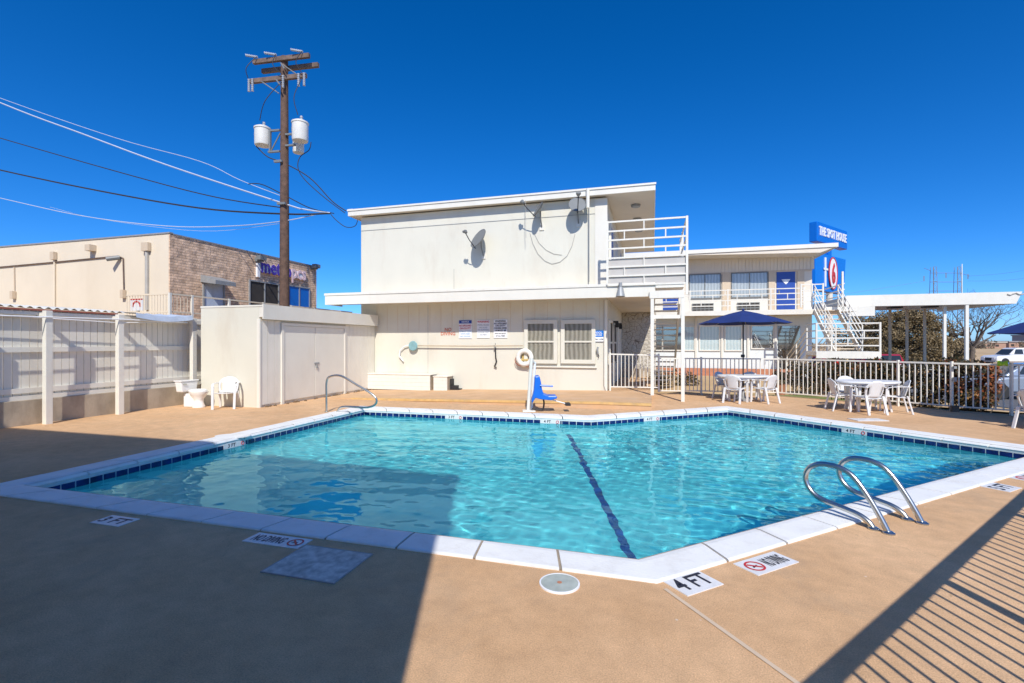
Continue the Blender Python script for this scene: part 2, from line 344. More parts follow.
def build(name, mb, m, parent=None, off=(0,0,0), smooth=False, bevel=0, recalc=True):
    me = bpy.data.meshes.new(name)
    me.from_pydata([(x-off[0], y-off[1], z-off[2]) for x,y,z in mb.v], [], mb.f)
    if recalc: fix_normals(me)
    me.materials.append(M[m] if isinstance(m, str) else m)
    if smooth:
        me.shade_smooth() if hasattr(me,'shade_smooth') else None
        try: me.set_sharp_from_angle(angle=R(40))
        except Exception: pass
    o = bpy.data.objects.new(name, me); COL.objects.link(o)
    if parent is not None: o.parent = parent
    if bevel:
        b = o.modifiers.new('bevel', 'BEVEL'); b.width = bevel; b.segments = 2; b.limit_method = 'ANGLE'
    return o
def tag(o, label=None, cat=None, group=None, kind=None):
    if label: o['label'] = label
    if cat: o['category'] = cat
    if group: o['group'] = group
    if kind: o['kind'] = kind
    return o
class T:            # a thing: Empty at its base. frame 'uv' = site grid, otherwise local metres
    def __init__(s, name, label, cat, u=None, v=None, z=0, xy=None, rot=None, group=None):
        s.e = bpy.data.objects.new(name, None); s.e.empty_display_size = .2; COL.objects.link(s.e)
        if xy is None:
            x, y = W(u, v); s.off = (u, v, z); s.e.rotation_euler = (0,0,-TH if rot is None else rot)
        else:
            x, y = xy; s.off = (0,0,0); s.e.rotation_euler = (0,0,rot or 0)
        s.e.location = (x, y, z); tag(s.e, label, cat, group)
    def p(s, name, mb, m, parent=None, label=None, **k):
        o = build(name, mb, m, parent or s.e, s.off, **k)
        if label: o['label'] = label
        return o
def single(name, label, cat, mb, m, u=0, v=0, z=0, group=None, kind=None, world=False, **k):   # a thing that is one mesh, site grid
    if world: o = build(name, mb, m, None, (u,v,z), **k); o.location = (u,v,z)
    else:
        o = build(name, mb, m, None, (u,v,z), **k); x,y = W(u,v); o.location = (x,y,z); o.rotation_euler = (0,0,-TH)
    return tag(o, label, cat, group, kind)
def text_mb(txt, size, thick=.004, bold=True, sx=1.0, align='CENTER'):
    cu = bpy.data.curves.new('t', 'FONT'); cu.body = txt; cu.size = size; cu.extrude = thick/2; cu.align_x = align; cu.align_y = 'CENTER'; cu.resolution_u = 2
    if bold: cu.offset = size*.018
    o = bpy.data.objects.new('t', cu); COL.objects.link(o)
    bpy.context.view_layer.update()
    me = bpy.data.meshes.new_from_object(o.evaluated_get(bpy.context.evaluated_depsgraph_get()))
    mb = MB(); mb.v = [(v.co.x*sx, v.co.y, v.co.z) for v in me.vertices]; mb.f = [tuple(p.vertices) for p in me.polygons]
    bpy.data.objects.remove(o); bpy.data.curves.remove(cu); bpy.data.meshes.remove(me)
    return mb
def ctree(o, parent=None):
    c = o.copy(); COL.objects.link(c); c.parent = parent
    for ch in [x for x in bpy.data.objects if x.parent == o]: ctree(ch, c)
    return c
def facing(mb, u, v, z, yaw=0):   # text made in xy, stood upright facing -v, at u,v,z
    n = MB(); n.f = list(mb.f); n.v = [(u+p[0], v-p[2], z+p[1]) for p in mb.v]; return n

def catmull_(P,k=6):
    Q=[]
    for i in range(len(P)-1):
        a,b,c2,d=[Vector(P[max(0,min(len(P)-1,i+q))]) for q in (-1,0,1,2)]
        for s__ in range(k): t_=s__/k; Q.append(tuple(.5*((2*b)+(-a+c2)*t_+(2*a-5*b+4*c2-d)*t_*t_+(-a+3*b-3*c2+d)*t_**3)))
    Q.append(P[-1]); return Q
# ------------------------------------------------------------------ pool outline
PO = [(2.38,-11.6),(9.5,-11.6),(15.49,-5.95),(11.25,-1.75),(8.1,-4.3),(2.38,-4.3)]    # outer edge of coping, ccw
def offset(poly, d):
    out = []; n = len(poly)
    for i in range(n):
        a, b, c = Vector(poly[i-1]), Vector(poly[i]), Vector(poly[(i+1)%n])
        e1 = (b-a).normalized(); e2 = (c-b).normalized()
        n1 = Vector((-e1.y, e1.x)); n2 = Vector((-e2.y, e2.x)); m = (n1+n2).normalized()
        out.append(tuple(b+m*(d/m.dot(n1))))
    return out
CW = .35
PI_ = offset(PO, CW)
def poly_fill(mb, loops, z):
    base = len(mb.v); flat = [p for l in loops for p in l]
    tris = tessellate_polygon([[Vector((x,y,0)) for x,y in l] for l in loops])
    mb.v += [(x,y,z(x,y) if callable(z) else z) for x,y in flat]
    mb.f += [tuple(base+i for i in t) for t in tris]
def struct(name, mb, m, **k):
    o = build(name, mb, m, None, (0,0,0), **k); x,y = W(0,0); o.location = (x,y,0); o.rotation_euler = (0,0,-TH); o['kind'] = 'structure'; return o
# fence polyline (world)
A_ = W(8.2, .25)
FL = [(W(8.22,.12)), (4.55,15.0), (5.85,14.95), (7.97,14.5), (9.78,12.25), (10.32,11.35), (11.0,10.65), (14.2,8.3), (18.0,5.2)]
FLuv = [UV(*p) for p in FL]
deck_out = [(-2.6,-24),(16,-24),UV(18.3,4.9)]+[ (a,b) for a,b in FLuv[::-1]]+[(8.1,.6),(-2.6,.6)]
deck_out = [(-2.6,-24),(18,-24)]+[(UV(p[0]+.12,p[1]+.25)) for p in FL[::-1]]+[(8.0,.9),(-2.6,.9)]
mb = MB(); poly_fill(mb, [deck_out, offset(PO, .10)], 0.0)
n = len(deck_out)
for i in range(n):
    a, b = deck_out[i], deck_out[(i+1)%n]; mb.quad((*a,0),(*b,0),(*b,-.45),(*a,-.45))
deck = struct('pool_deck', mb, 'deck', recalc=True)
# deck joint lines
mb = MB()
def strip(mb, p, q, w, z):
    p, q = Vector(p), Vector(q); d = (q-p).normalized(); nn = Vector((-d.y,d.x))*w/2
    mb.quad((*(p-nn),z),(*(q-nn),z),(*(q+nn),z),(*(p+nn),z))
strip(mb, (9.55,-11.66), (10.9,-13.4), .028, .004)
strip(mb, (2.2,-5.9), (-1.9,-6.0), .012, .004)
tag(build('deck_joint', mb, mat('joint_filler', (.58,.45,.32), .9, var=.1), None), kind='structure').location = (*W(0,0),0)
bpy.data.objects['deck_joint'].rotation_euler = (0,0,-TH)
# coping
mb = MB(); prof = [(0,-.02),(0,.012),(.02,.018),(.26,.018),(.31,.012),(.345,-.005),(.36,-.03),(.35,-.055),(.32,-.065),(.1,-.065)]
offs = [offset(PO, d) if d else PO for d,_ in prof]
N = len(PO)
for i in range(N):
    L_ = (Vector(PO[(i+1)%N])-Vector(PO[i])).length; k = max(1, round(L_/.66)); g = .011/L_
    for j in range(k):
        t0, t1 = j/k+(g if j else 0), (j+1)/k-(g if j < k-1 else 0); base = len(mb.v); dz = random.uniform(-.0015,.0015)
        for t in (t0, t1):
            for (d,z), o in zip(prof, offs):
                a, b = Vector(o[i]), Vector(o[(i+1)%N]); p = a.lerp(b, t); mb.v.append((p.x,p.y,z+dz))
        K = len(prof)
        for q in range(K): r = (q+1)%K; mb.f.append((base+q, base+K+q, base+K+r, base+r))
        mb.f.append(tuple(range(base,base+K))); mb.f.append(tuple(range(base+2*K-1,base+K-1,-1)))
struct('pool_coping', mb, 'coping')
mb = MB(); a_, b_ = offset(PO,.004), offset(PO,.33)
for i in range(N): mb.quad((*a_[i],.006),(*a_[(i+1)%N],.006),(*b_[(i+1)%N],.006),(*b_[i],.006))
struct('coping_grout', mb, 'grout')
# basin
ZW = -.145
def floor_z(u, v): return -.95 - .035*(u-3)
mb = MB(); ii = PI_
poly_fill(mb, [offset(PO,CW-.01)], lambda u,v: floor_z(u,v))
for i in range(N):
    a, b = offset(PO,CW-.01)[i], offset(PO,CW-.01)[(i+1)%N]; mb.quad((*a,floor_z(*a)),(*b,floor_z(*b)),(*b,-.05),(*a,-.05))
struct('pool_basin', mb, 'poolplaster')
# waterline band and tiles
mb = MB(); o1 = offset(PO, CW)
for i in range(N):
    a, b = o1[i], o1[(i+1)%N]; mb.quad((*a,-.20),(*b,-.20),(*b,-.055),(*a,-.055))
struct('waterline_grout', mb, 'poolgrout')
mb = MB(); o2 = offset(PO, CW+.003)
for i in range(N):
    a, b = Vector(o2[i]), Vector(o2[(i+1)%N]); L_ = (b-a).length; k = round(L_/.155)
    for j in range(k):
        p, q = a.lerp(b,(j+.04)/k), a.lerp(b,(j+.96)/k); mb.quad((*p,-.185),(*q,-.185),(*q,-.08),(*p,-.08))
struct('waterline_tiles', mb, 'pooltile')
# lane line on the floor and up the far wall
mb = MB()
A, B = Vector((7.75,-4.72)), Vector((9.62,-11.2)); K = 24
dn = (B-A).normalized(); nn = Vector((-dn.y,dn.x))*.05
for j in range(K):
    p, q = A.lerp(B,j/K), A.lerp(B,(j+1)/K)
    mb.quad((*(p-nn),floor_z(*p)+.006),(*(q-nn),floor_z(*q)+.006),(*(q+nn),floor_z(*q)+.006),(*(p+nn),floor_z(*p)+.006))
struct('lane_line', mb, 'lane')
# water body (sides hidden in the ground round the basin)
wr = random.Random(12)
waves = []
for lam, slope, n_ in ((1.6,.006,3),(.8,.008,4),(.42,.012,5),(.25,.016,7),(.15,.018,8)):
    for _ in range(n_):
        a = wr.gauss(1.1,.9); k = 2*math.pi/(lam*wr.uniform(.8,1.25)); waves.append((k*math.cos(a), k*math.sin(a), slope/k/math.sqrt(n_)*2.2, wr.uniform(0,6.28)))
def wh(u, v):
    f = .78+.28*math.sin(u*.7+1+.8*math.sin(v*.5))*math.sin(v*.9+.6*math.sin(u*.8))+.14*math.sin(1.9*u-1.3*v)
    h = 0
    for kx, ky, am, ph in waves: h += am*math.sin(kx*u+ky*v+ph+.35*math.sin(.9*u-.7*v+ph))
    return ZW+h*f
mb = MB(); wo = offset(PO, .12)
def inside(p, poly):
    c = False; n = len(poly); x, y = p
    for i in range(n):
        (x1,y1),(x2,y2) = poly[i], poly[(i+1)%n]
        if (y1 > y) != (y2 > y) and x < (x2-x1)*(y-y1)/(y2-y1)+x1: c = not c
    return c
gs = .034; idx = {}
def wv_(i,j):
    if (i,j) not in idx: u, v = 2.3+i*gs, -11.7+j*gs; idx[(i,j)] = len(mb.v); mb.v.append((u,v,wh(u,v)))
    return idx[(i,j)]
for i in range(int(13.4/gs)):
    for j in range(int(10.1/gs)):
        if inside((2.3+(i+.5)*gs, -11.7+(j+.5)*gs), wo): mb.f.append((wv_(i,j),wv_(i+1,j),wv_(i+1,j+1),wv_(i,j+1)))
me_o = struct('pool_water', mb, 'water', recalc=False)
me_o.data.shade_smooth()
import bmesh
me_o.cycles.is_caustics_caster = True
for n_ in ('pool_basin','lane_line','waterline_grout','waterline_tiles'): bpy.data.objects[n_].cycles.is_caustics_receiver = True
# ground sheet with the deck outline cut out; falls away to the right
def gz(X, Y):
    t = max(0, min(1, (X-11)/8)); t = t*t*(3-2*t); f = max(0, min(1, (math.hypot(X,Y)-60)/300))
    return -.10-.62*t - .3*f
mb = MB()
dw = [W(*p) for p in deck_out]
ring1 = [(-60,-60),(60,-60),(60,70),(-60,70)]
import itertools
def grid_ground(mb):
    xs = [-2500,-800,-300,-120,-60,-30,-14]+[x for x in range(-8,40,2)]+[45,55,70,100,160,300,800,2500]
    ys = [-2500,-500,-120,-50,-30]+[y for y in range(19,60,3)]+[65,80,110,160,300,600,1200,2500]
    inner = (-8, 22, -30, 19)
    idx = {}
    def vid(x,y):
        if (x,y) not in idx: idx[(x,y)] = len(mb.v); mb.v.append((x,y,gz(x,y)))
        return idx[(x,y)]
    xs = sorted(set(xs+[22])); 
    for i in range(len(xs)-1):
        for j in range(len(ys)-1):
            x0,x1,y0,y1 = xs[i],xs[i+1],ys[j],ys[j+1]
            if x0 >= inner[0] and x1 <= inner[1] and y0 >= inner[2] and y1 <= inner[3]: continue
            mb.f.append((vid(x0,y0),vid(x1,y0),vid(x1,y1),vid(x0,y1)))
    loop = [(-8,-30)]+[(x,-30) for x in xs if -8 < x < 22]+[(22,-30),(22,19)]+[(x,19) for x in reversed(xs) if -8 < x < 22]+[(-8,19)]
    dd = [p for p in dw if True]
    poly_fill(mb, [loop, dd], gz)
grid_ground(mb)
g = build('ground', mb, 'ground', None); g['kind'] = 'structure'
# raised walkway before the facade with yellow kerb edge
def wz(u): return .012+.138*max(0,min(1,(u-.5)/7.5))
mb = MB(); WU0, WU1 = .3, 9.45; K = 12
for j in range(K):
    a, b = WU0+(WU1-WU0)*j/K, WU0+(WU1-WU0)*(j+1)/K
    mb.hexa([(a,-2.98,-.02),(b,-2.98,-.02),(b,-.0,-.02),(a,-.0,-.02)],[(a,-2.98,wz(a)),(b,-2.98,wz(b)),(b,-.0,wz(b)),(a,-.0,wz(a))])
mb.hexa([(8.16,0,-.02),(9.45,0,-.02),(9.45,9,-.02),(8.16,9,-.02)],[(8.16,0,.14),(9.45,0,.14),(9.45,9,.14),(8.16,9,.14)])
struct('walkway', mb, 'walk')
mb = MB()
for j in range(K):
    a, b = 1.2+(WU1-1.2)*j/K, 1.2+(WU1-1.2)*(j+1)/K
    mb.hexa([(a,-2.995,wz(a)-.05),(b,-2.995,wz(b)-.05),(b,-2.87,wz(b)-.05),(a,-2.87,wz(a)-.05)],[(a,-2.995,wz(a)+.004),(b,-2.995,wz(b)+.004),(b,-2.87,wz(b)+.004),(a,-2.87,wz(a)+.004)])
struct('kerb', mb, 'yellow')
# lawn, car park, road
mb = MB(); XY = [(3.9,15.6),(7.9,15.1),(11.2,12.6),(16,13.5),(17.5,22),(12,27),(5,28),(3.0,24)]
poly_fill(mb, [XY], lambda x,y: gz(x,y)+.03); o = build('lawn', mb, 'lawn', None); o['kind']='structure'
mb = MB(); XY = [(11.4,11.2),(12.8,10.2),(24,9),(60,20),(60,34),(38,36),(22,36),(17,22),(15.5,14.5)]
grid = []
for i in range(0,26):
    for j in range(0,14):
        x0,y0 = 12+i*2, 9.5+j*2
        if y0 > 9.0+ (x0-12)*1.4+1 and x0 < 16: continue
        mb.quad((x0,y0,gz(x0,y0)+.035),(x0+2,y0,gz(x0+2,y0)+.035),(x0+2,y0+2,gz(x0+2,y0+2)+.035),(x0,y0+2,gz(x0,y0+2)+.035))
o = build('parking_lot', mb, 'asphalt', None); o['kind']='structure'
mb = MB()
for i in range(30):
    x0, x1 = 22+i*6, 28+i*6
    mb.quad((x0,40,gz(x0,40)+.03),(x1,40,gz(x1,40)+.03),(x1,46,gz(x1,46)+.03),(x0,46,gz(x0,46)+.03))
o = build('pavement', mb, 'pave', None); o['kind']='structure'

# ------------------------------------------------------------------ shared builders
def window(t, u0, u1, z0, z1, v, fr=.09, depth=.05, glass='glass', back='curtain', bar='h', framemat='white2', parent=None, backd=.06):
    f = MB(); f.box(u0-fr,u0,v-depth,v+.01,z0-fr,z1+fr); f.box(u1,u1+fr,v-depth,v+.01,z0-fr,z1+fr)
    f.box(u0,u1,v-depth,v+.01,z1,z1+fr); f.box(u0,u1,v-depth,v+.01,z0-fr,z0)
    if bar == 'h': zm=(z0+z1)/2; f.box(u0,u1,v-depth+.01,v+.008,zm-.025,zm+.025)
    if bar == 'v':
        um=(u0+u1)/2; f.box(um-.02,um+.02,v-depth+.01,v+.008,z0,z1)
    w = t.p('window', MB().box(u0,u1,v-.004,v+.004,z0,z1), back, parent)
    t.p('frame', f, framemat, w); t.p('pane', MB().quad((u0,v-.022,z0),(u1,v-.022,z0),(u1,v-.022,z1),(u0,v-.022,z1)), glass, w, recalc=False)
    return w
def picket_fence(t, pts, h, zb, m='railwhite', sp=.115, post=True, pw=.02, skip=0):
    rails = MB(); pk = MB(); posts = []
    for a, b in zip(pts, pts[1:]):
        a, b = Vector(a), Vector(b); L_ = (b-a).length; d = (b-a)/L_; n = Vector((-d.y,d.x))
        za, zb2 = zb(*a), zb(*b)
        for zz, w in ((h-.02,.02),(.12,.016)):
            lo = [a-n*w, b-n*w, b+n*w, a+n*w]
            rails.hexa([(p.x,p.y,(za if i in (0,3) else zb2)+zz-w) for i,p in enumerate(lo)],[(p.x,p.y,(za if i in (0,3) else zb2)+zz+w) for i,p in enumerate(lo)])
        k = max(1,int(L_/sp))
        for j in range(1,k):
            p = a+d*(L_*j/k); z0 = za+(zb2-za)*j/k; r = pw/2
            pk.box(p.x-r,p.x+r,p.y-r,p.y+r,z0+.10,z0+h-.03)
    t.p('rails', rails, m); t.p('pickets', pk, m)
    if post:
        for a in pts[skip:]:
            z0 = zb(*a); r=.024
            t.p('post', MB().box(a[0]-r,a[0]+r,a[1]-r,a[1]+r,z0-.02,z0+h+.03), m)

# ------------------------------------------------------------------ main two storey building
bt = T('motel_building', 'white two-storey poolside building with a flat roof, satellite dishes and an open side balcony', 'building', 0, 0, 0)
ULW = U(361,0); UR = 8.14
H1 = 2.83; ZF0, ZF1 = 2.90, 3.27; ZR = 6.02; ZRT = 6.25
BD = 9.4
w = MB(); w.box(ULW, UR, 0, BD, -.05, ZF0+.1)
bt.p('lower_wall', w, 'white', bevel=.01)
# vertical board grooves on the shaded band above the windows
g = MB()
gu = .35
for gu in [x*.406+.2 for x in range(20)]:
    if gu < UR-.1: g.box(gu-.004,gu+.004,-.004,.002,(2.0 if gu<8 else 2), ZF0)
bt.p('board_joints', g, 'beige')
g = MB(); 
w = MB(); w.box(ULW, UR, 0.001, BD, ZF0+.101, ZR+.02)
bt.p('upper_wall', w, 'white', bevel=.01)
g = MB(); zs = Zv(361+20, 229.5, 0); g.box(ULW+.02, UR-.35, -.012, .002, zs-.006, zs+.006); g.box(U(588,0)-.006, U(588,0)+.006,-.012,.002,ZF1+.1,zs); g.box(U(454,0)-.004,U(454,0)+.004,-.008,.002,ZF1+.1,ZF1+.8)
g.box(U(428,0)-.004,U(428,0)+.004,-.006,.002,.1,ZF0)
bt.p('panel_seam', g, 'grey')
bt.p('trim_board', MB().box(ULW, UR, -.03, .002, ZF1, ZF1+.13), 'white2', bevel=.006)
bt.p('corner_trim', MB().box(UR-.36, UR+.012, -.02, .002, ZF1+.131, ZR-.001).box(UR-.1,UR+.012,-.02,.001,.05,ZF0-.001), 'white2')
# roof
RU0, RU1 = U(348,-.27), U(655.5,-.27)
rf = bt.p('roof', MB().box(RU0+.03, RU1-.03, -.24, BD+.3, ZR+.06, ZRT), 'soffit', bevel=.0)
bt.p('fascia', MB().box(RU0, RU1, -.272, -.24, ZR+.035, ZRT+.01).box(RU0, RU0+.03, -.24, BD+.3, ZR+.035, ZRT+.01).box(RU1-.03, RU1, -.24, BD+.3, ZR+.035, ZRT+.01), 'white2', rf)
bt.p('roof_covering', MB().box(RU0+.03, RU1-.03, -.24, BD+.3, ZRT+.001, ZRT+.02), 'roofgrey', rf)
bt.p('drip_edge', MB().box(RU0-.02, RU1+.02, -.30, -.273, ZRT-.03, ZRT+.025), 'railwhite', rf)
for zz in (1.2, 3.0, 4.8):
    bt.p('ceiling_light', MB().lathe([(.13,ZR-.02),(.15,ZR+.01),(.15,ZR+.062)], 8.95, zz, 12), 'grey', rf)
# overhang slab / balcony floor
OV = -.93
OU0 = U(325, OV); OU1 = 9.52
sl = bt.p('balcony_slab', MB().box(OU0+.03, OU1, OV+.03, -.001, ZF0+.06, ZF1-.02).box(UR+.001, OU1, -.0, BD, ZF0+.06, ZF1-.02), 'soffit')
bt.p('fascia', MB().box(OU0, OU1+.02, OV, OV+.03, ZF0, ZF1).box(OU0, OU0+.03, OV+.03, .0, ZF0, ZF1).box(OU1, OU1+.03, OV+.03, BD, ZF0, ZF1), 'white2', sl)
bt.p('drip_edge', MB().box(OU0-.02, OU1+.02, OV-.022, OV-.001, ZF1-.06, ZF1+.015), 'railwhite', sl)
# windows on the front
for a, b in ((528.3,554),(565,591.8)):
    z0, z1 = Zv((a+b)/2,359.6,0), Zv((a+b)/2,323.8,0)
    wn = window(bt, U(a,-.0), U(b,-.0), z0, z1, -.03, fr=.12, depth=.05, framemat='white')
    zm=(z0+z1)/2
    v_ = MB(); ua, ub = U(a,0), U(b,0); K = 12
    for j in range(K):
        x0, x1 = ua+(ub-ua)*j/K, ua+(ub-ua)*(j+1)/K; dz = .05*abs(math.sin(j*1.1)); yy = -.036-.006*(j%2)
        v_.quad((x0,yy,zm-.10-dz),(x1,yy,zm-.10-.05*abs(math.sin((j+1)*1.1))),(x1,yy,z1),(x0,yy,z1))
    bt.p('valance', v_, 'whiteblind' if False else 'curtain', wn)
bt.p('sill_trim', MB().box(U(523,0), U(597,0), -.06, -.001, Zv(560,366.5,0)-.03, Zv(560,366.5,0)), 'white2')
# side windows and doors under the balcony (facing the gate)
for k,(va,vb) in enumerate(((.6,1.6),(2.2,3.4),(4.2,5.1))):
    f = MB().box(UR+.001,UR+.03,va,vb,.95 if k<2 else .2,2.25)
    d = bt.p('window' if k<2 else 'door', f, 'interior' if k<2 else 'white2')
    ff = MB(); z0 = .95 if k<2 else .2
    ff.box(UR+.001,UR+.06,va-.08,va,z0-.08,2.33); ff.box(UR+.001,UR+.06,vb,vb+.08,z0-.08,2.33); ff.box(UR+.001,UR+.06,va,vb,2.25,2.33); ff.box(UR+.001,UR+.05,va,vb,1.58,1.64)
    bt.p('frame', ff, 'white2', d)
for va,vb,kind in ((.8,1.7,'door'),(2.6,4.2,'window'),(5.2,6.1,'door')):
    d = bt.p(kind, MB().box(UR+.001,UR+.04,va,vb,ZF1+(.02 if kind=='door' else .9),ZF1+2.1), 'bluedoor' if kind=='door' else 'drape')
    bt.p('frame', MB().box(UR+.001,UR+.07,va-.07,va,ZF1,ZF1+2.17).box(UR+.001,UR+.07,vb,vb+.07,ZF1,ZF1+2.17).box(UR+.001,UR+.07,va,vb,ZF1+2.101,ZF1+2.17), 'white2', d)
# balcony railing (front, seven rails with staggered stubs) and side return
rl = MB(); RB = OV-.03
zr = [Zv(686.5, y, RB) for y in (217,226.7,236,245,254.7,264,273.5,283)]
ur0, ur1 = UR+.1, U(687,RB)
for z in zr: rl.box(ur0, ur1, RB-.02, RB+.02, z-.022, z+.022)
for i,(z0,z1) in enumerate(zip(zr,zr[1:])):
    for k in ((.47,) if i%2==0 else (.22,.74)):
        x = ur0+(ur1-ur0)*k; rl.box(x-.016,x+.016,RB-.016,RB+.016,z1+.02,z0-.02)
rail = bt.p('balcony_railing', rl, 'railwhite')
bt.p('post', MB().box(ur1-.03,ur1+.03,RB-.03,RB+.03,ZF1-.35,zr[0]+.03), 'railwhite', rail)
bt.p('post', MB().box(ur0-.03,ur0+.03,RB-.03,RB+.03,ZF1-.02,zr[0]+.03), 'railwhite', rail)
rl2 = MB().box(ur0+.04, ur1-.031, RB+.024, RB+.034, Zv(686.5,282,RB), Zv(686.5,256,RB))
bt.p('infill_panel', rl2, mat('grey_infill',(.52,.49,.45),.7,var=.05))
rs = MB()
for z in zr[:6:2]: rs.box(ur1-.02,ur1+.02,RB+.031,2.2,z-.02,z+.02)
rs.box(ur1-.03,ur1+.03,1.0,1.06,ZF1-.35,zr[0]+.02); rs.box(ur1-.03,ur1+.03,2.14,2.2,ZF1-.35,zr[0]+.02)
bt.p('side_railing', rs, 'railwhite')
# landing and stair behind the posts
SU0, SU1 = U(649.5,RB), U(684,RB)
bt.p('landing', MB().box(SU0,SU1,RB-.05,RB-.001,Zv(668,298,RB),Zv(668,290.5,RB)).box(OU1+.031,SU1,RB,.35,ZF1-.14,ZF1-.03), 'railwhite')
bt.p('landing_beam', MB().box(SU0+.02,SU1,RB-.01,RB+.05,Zv(668,318.5,RB),Zv(668,315,RB)), 'railwhite')
for px in (652.3,682.8):
    u = U(px,RB); z0 = .15 if px<660 else 0
    bt.p('support_post', MB().box(u-.045,u+.045,RB-.04,RB+.049,z0,Zv(668,298.2,RB)), 'railwhite')
stv = MB(); ns = 16
for k in range(ns):
    z = ZF1-.2-(ZF1-.25)*(k+.3)/ns; v = .35+ (4.3)*(k+.5)/ns
    stv.box(SU0+.12,SU1-.06,v,v+.26,z-.045,z)
bt.p('stair_treads', stv, 'panel')
for uu in (SU0+.07,SU1-.05):
    bt.p('stair_stringer', MB().hexa([(uu-.025,.35,ZF1-.5),(uu+.025,.35,ZF1-.5),(uu+.025,4.8,-.1),(uu-.025,4.8,-.1)],[(uu-.025,.35,ZF1-.2),(uu+.025,.35,ZF1-.2),(uu+.025,4.8,.18),(uu-.025,4.8,.18)]), 'railwhite')
# rubble stone wall below the balcony
bt.p('stone_wall', MB().box(UR+.002, 9.62, 7.3, 8.4, -.05, ZF0+.05), 'stone')
bt.p('planter_wall', MB().box(UR+.1, 9.9, 6.4, 6.75, .1, .5), 'concrete')
# conduit, lamp, fittings
cu = U(589,-.05)
bt.p('downpipe', MB().tube([(cu,-.32,ZRT),(cu,-.32,ZR-.35)],.055,10), 'white2', smooth=True)
bt.p('conduit', MB().tube([(cu,-.05,ZR),(cu,-.05,ZF1+.2)],.015,6), 'grey')
lp = bt.p('flood_lamp', MB().tube([(U(620.5,OV-.1),OV-.1,Zv(620,283,OV)),(U(620.5,OV-.1),OV-.1,Zv(620,288,OV))],.05,10).tube([(U(620.5,OV-.1),OV-.1,Zv(620,288,OV)),(U(620.5,OV-.1),OV-.12,Zv(620,297,OV))],[.07,.13],12), 'grey', smooth=True)
for px,v in ((616,2.0),(620,3.9)):
    bt.p('wall_lamp', MB().box(UR+.01,UR+.2,v,v+.12,2.3,2.36).box(UR+.1,UR+.22,v-.02,v+.14,2.14,2.3), 'black')
cn = U(604,-.03)
bt.p('conduit', MB().tube([(cn,-.03,ZF0),(cn,-.03,.3),(cn+.05,-.05,.16)],.012,6), 'cable')
bt.p('ledge_flange', MB().box(RU0,RU0+.2,-.28,-.2,ZRT+.02,ZRT+.04), 'white2')

# ---- things on the facade
def dish(px_c, py_c, yaw, lab, R_=.33, tilt=30, foot=(0,0)):
    u, z = pv(px_c, -.35, py_c)
    t = T('satellite_dish', lab, 'satellite dish', u+foot[0], 0, z-.45, group='satellite dishes on the upper wall')
    t.off = (0,0,0)
    # local: x along wall, -y away from wall
    def rot(p):
        v = Vector(p); v.rotate(Matrix.Rotation(R(90-tilt),3,'X')) ; v.rotate(Matrix.Rotation(yaw,3,'Z'))
        return (v.x-foot[0], v.y-.30, v.z+.45)
    d = MB(); prof = [(r_*R_, .16*R_*2*(r_*r_)) for r_ in (0.02,.25,.5,.75,1.0)]
    # dish opening faces +Z locally before tilt -> tilts to face -y/up
    for sgn, off in ((1,0),(1,-.012)):
        d2 = MB().lathe([(r_,z_+off) for r_,z_ in prof], 0,0,28,cap=True if off else False, sx=.92)
        d.add(d2, rot)
    t.p('reflector', d, 'dishgrey', smooth=True)
    lnb = (0,-R_*.35,.62*1.0)
    a = MB().tube([rot((0,-R_*.95,.02)), rot((0,-R_*.95,.25)) if False else rot((0,-R_*.7,.35)), rot(lnb)],.014,6)
    t.p('feed_arm', a, 'black')
    b = MB().tube([rot((-.07,lnb[1],lnb[2])),rot((.07,lnb[1],lnb[2]))],.045,8).tube([rot((0,lnb[1],lnb[2]-.08)),rot((0,lnb[1],lnb[2]+.03))],.05,8)
    t.p('receiver', b, 'dishgrey', smooth=True)
    c = rot((0,0,-.02))
    t.p('mast', MB().tube([c,(0-foot[0],-.2,.22),(0,-.03,.0)],.022,8), 'dishgrey', smooth=True)
    t.p('foot_plate', MB().box(-.07,.07,-.03,-.002,-.1,.1), 'white2')
    return t
dish(480,240,R(-36),'grey satellite dish lowest and leftmost on the white upper wall', .36)
dish(539.5,210,R(-58),'small grey satellite dish in the middle, seen edge-on under the eave', .27)
dish(577,206,R(12),'grey satellite dish nearest the eave corner above the looped cable', .29)
def wallcurve(name, lab, pts, v, r, m, cat='cable', group=None):
    P = [(U(x,v), v, Zv(x,y,v)) for x,y in pts]
    o = P[0]
    return single(name, lab, cat, MB().tube(P, r, 5), m, o[0],0,o[2], group=group)
wallcurve('dish_cable','thin grey cable hanging in a wide loop between two satellite dishes',[(530,233),(533,244),(538,254),(545,261),(552,264),(560,262),(567,256),(572,246),(575,234)],-.012,.008,'cable')
wallcurve('dish_cable','short thin cable drooping inside the wide loop below the dishes',[(534,233),(539,243),(546,250),(554,254),(562,255)],-.012,.006,'cable')
wallcurve('dish_cable','vertical cable running up over the fascia beside the edge-on dish',[(526,238),(525.5,215),(525.5,200)],-.29,.007,'cable')
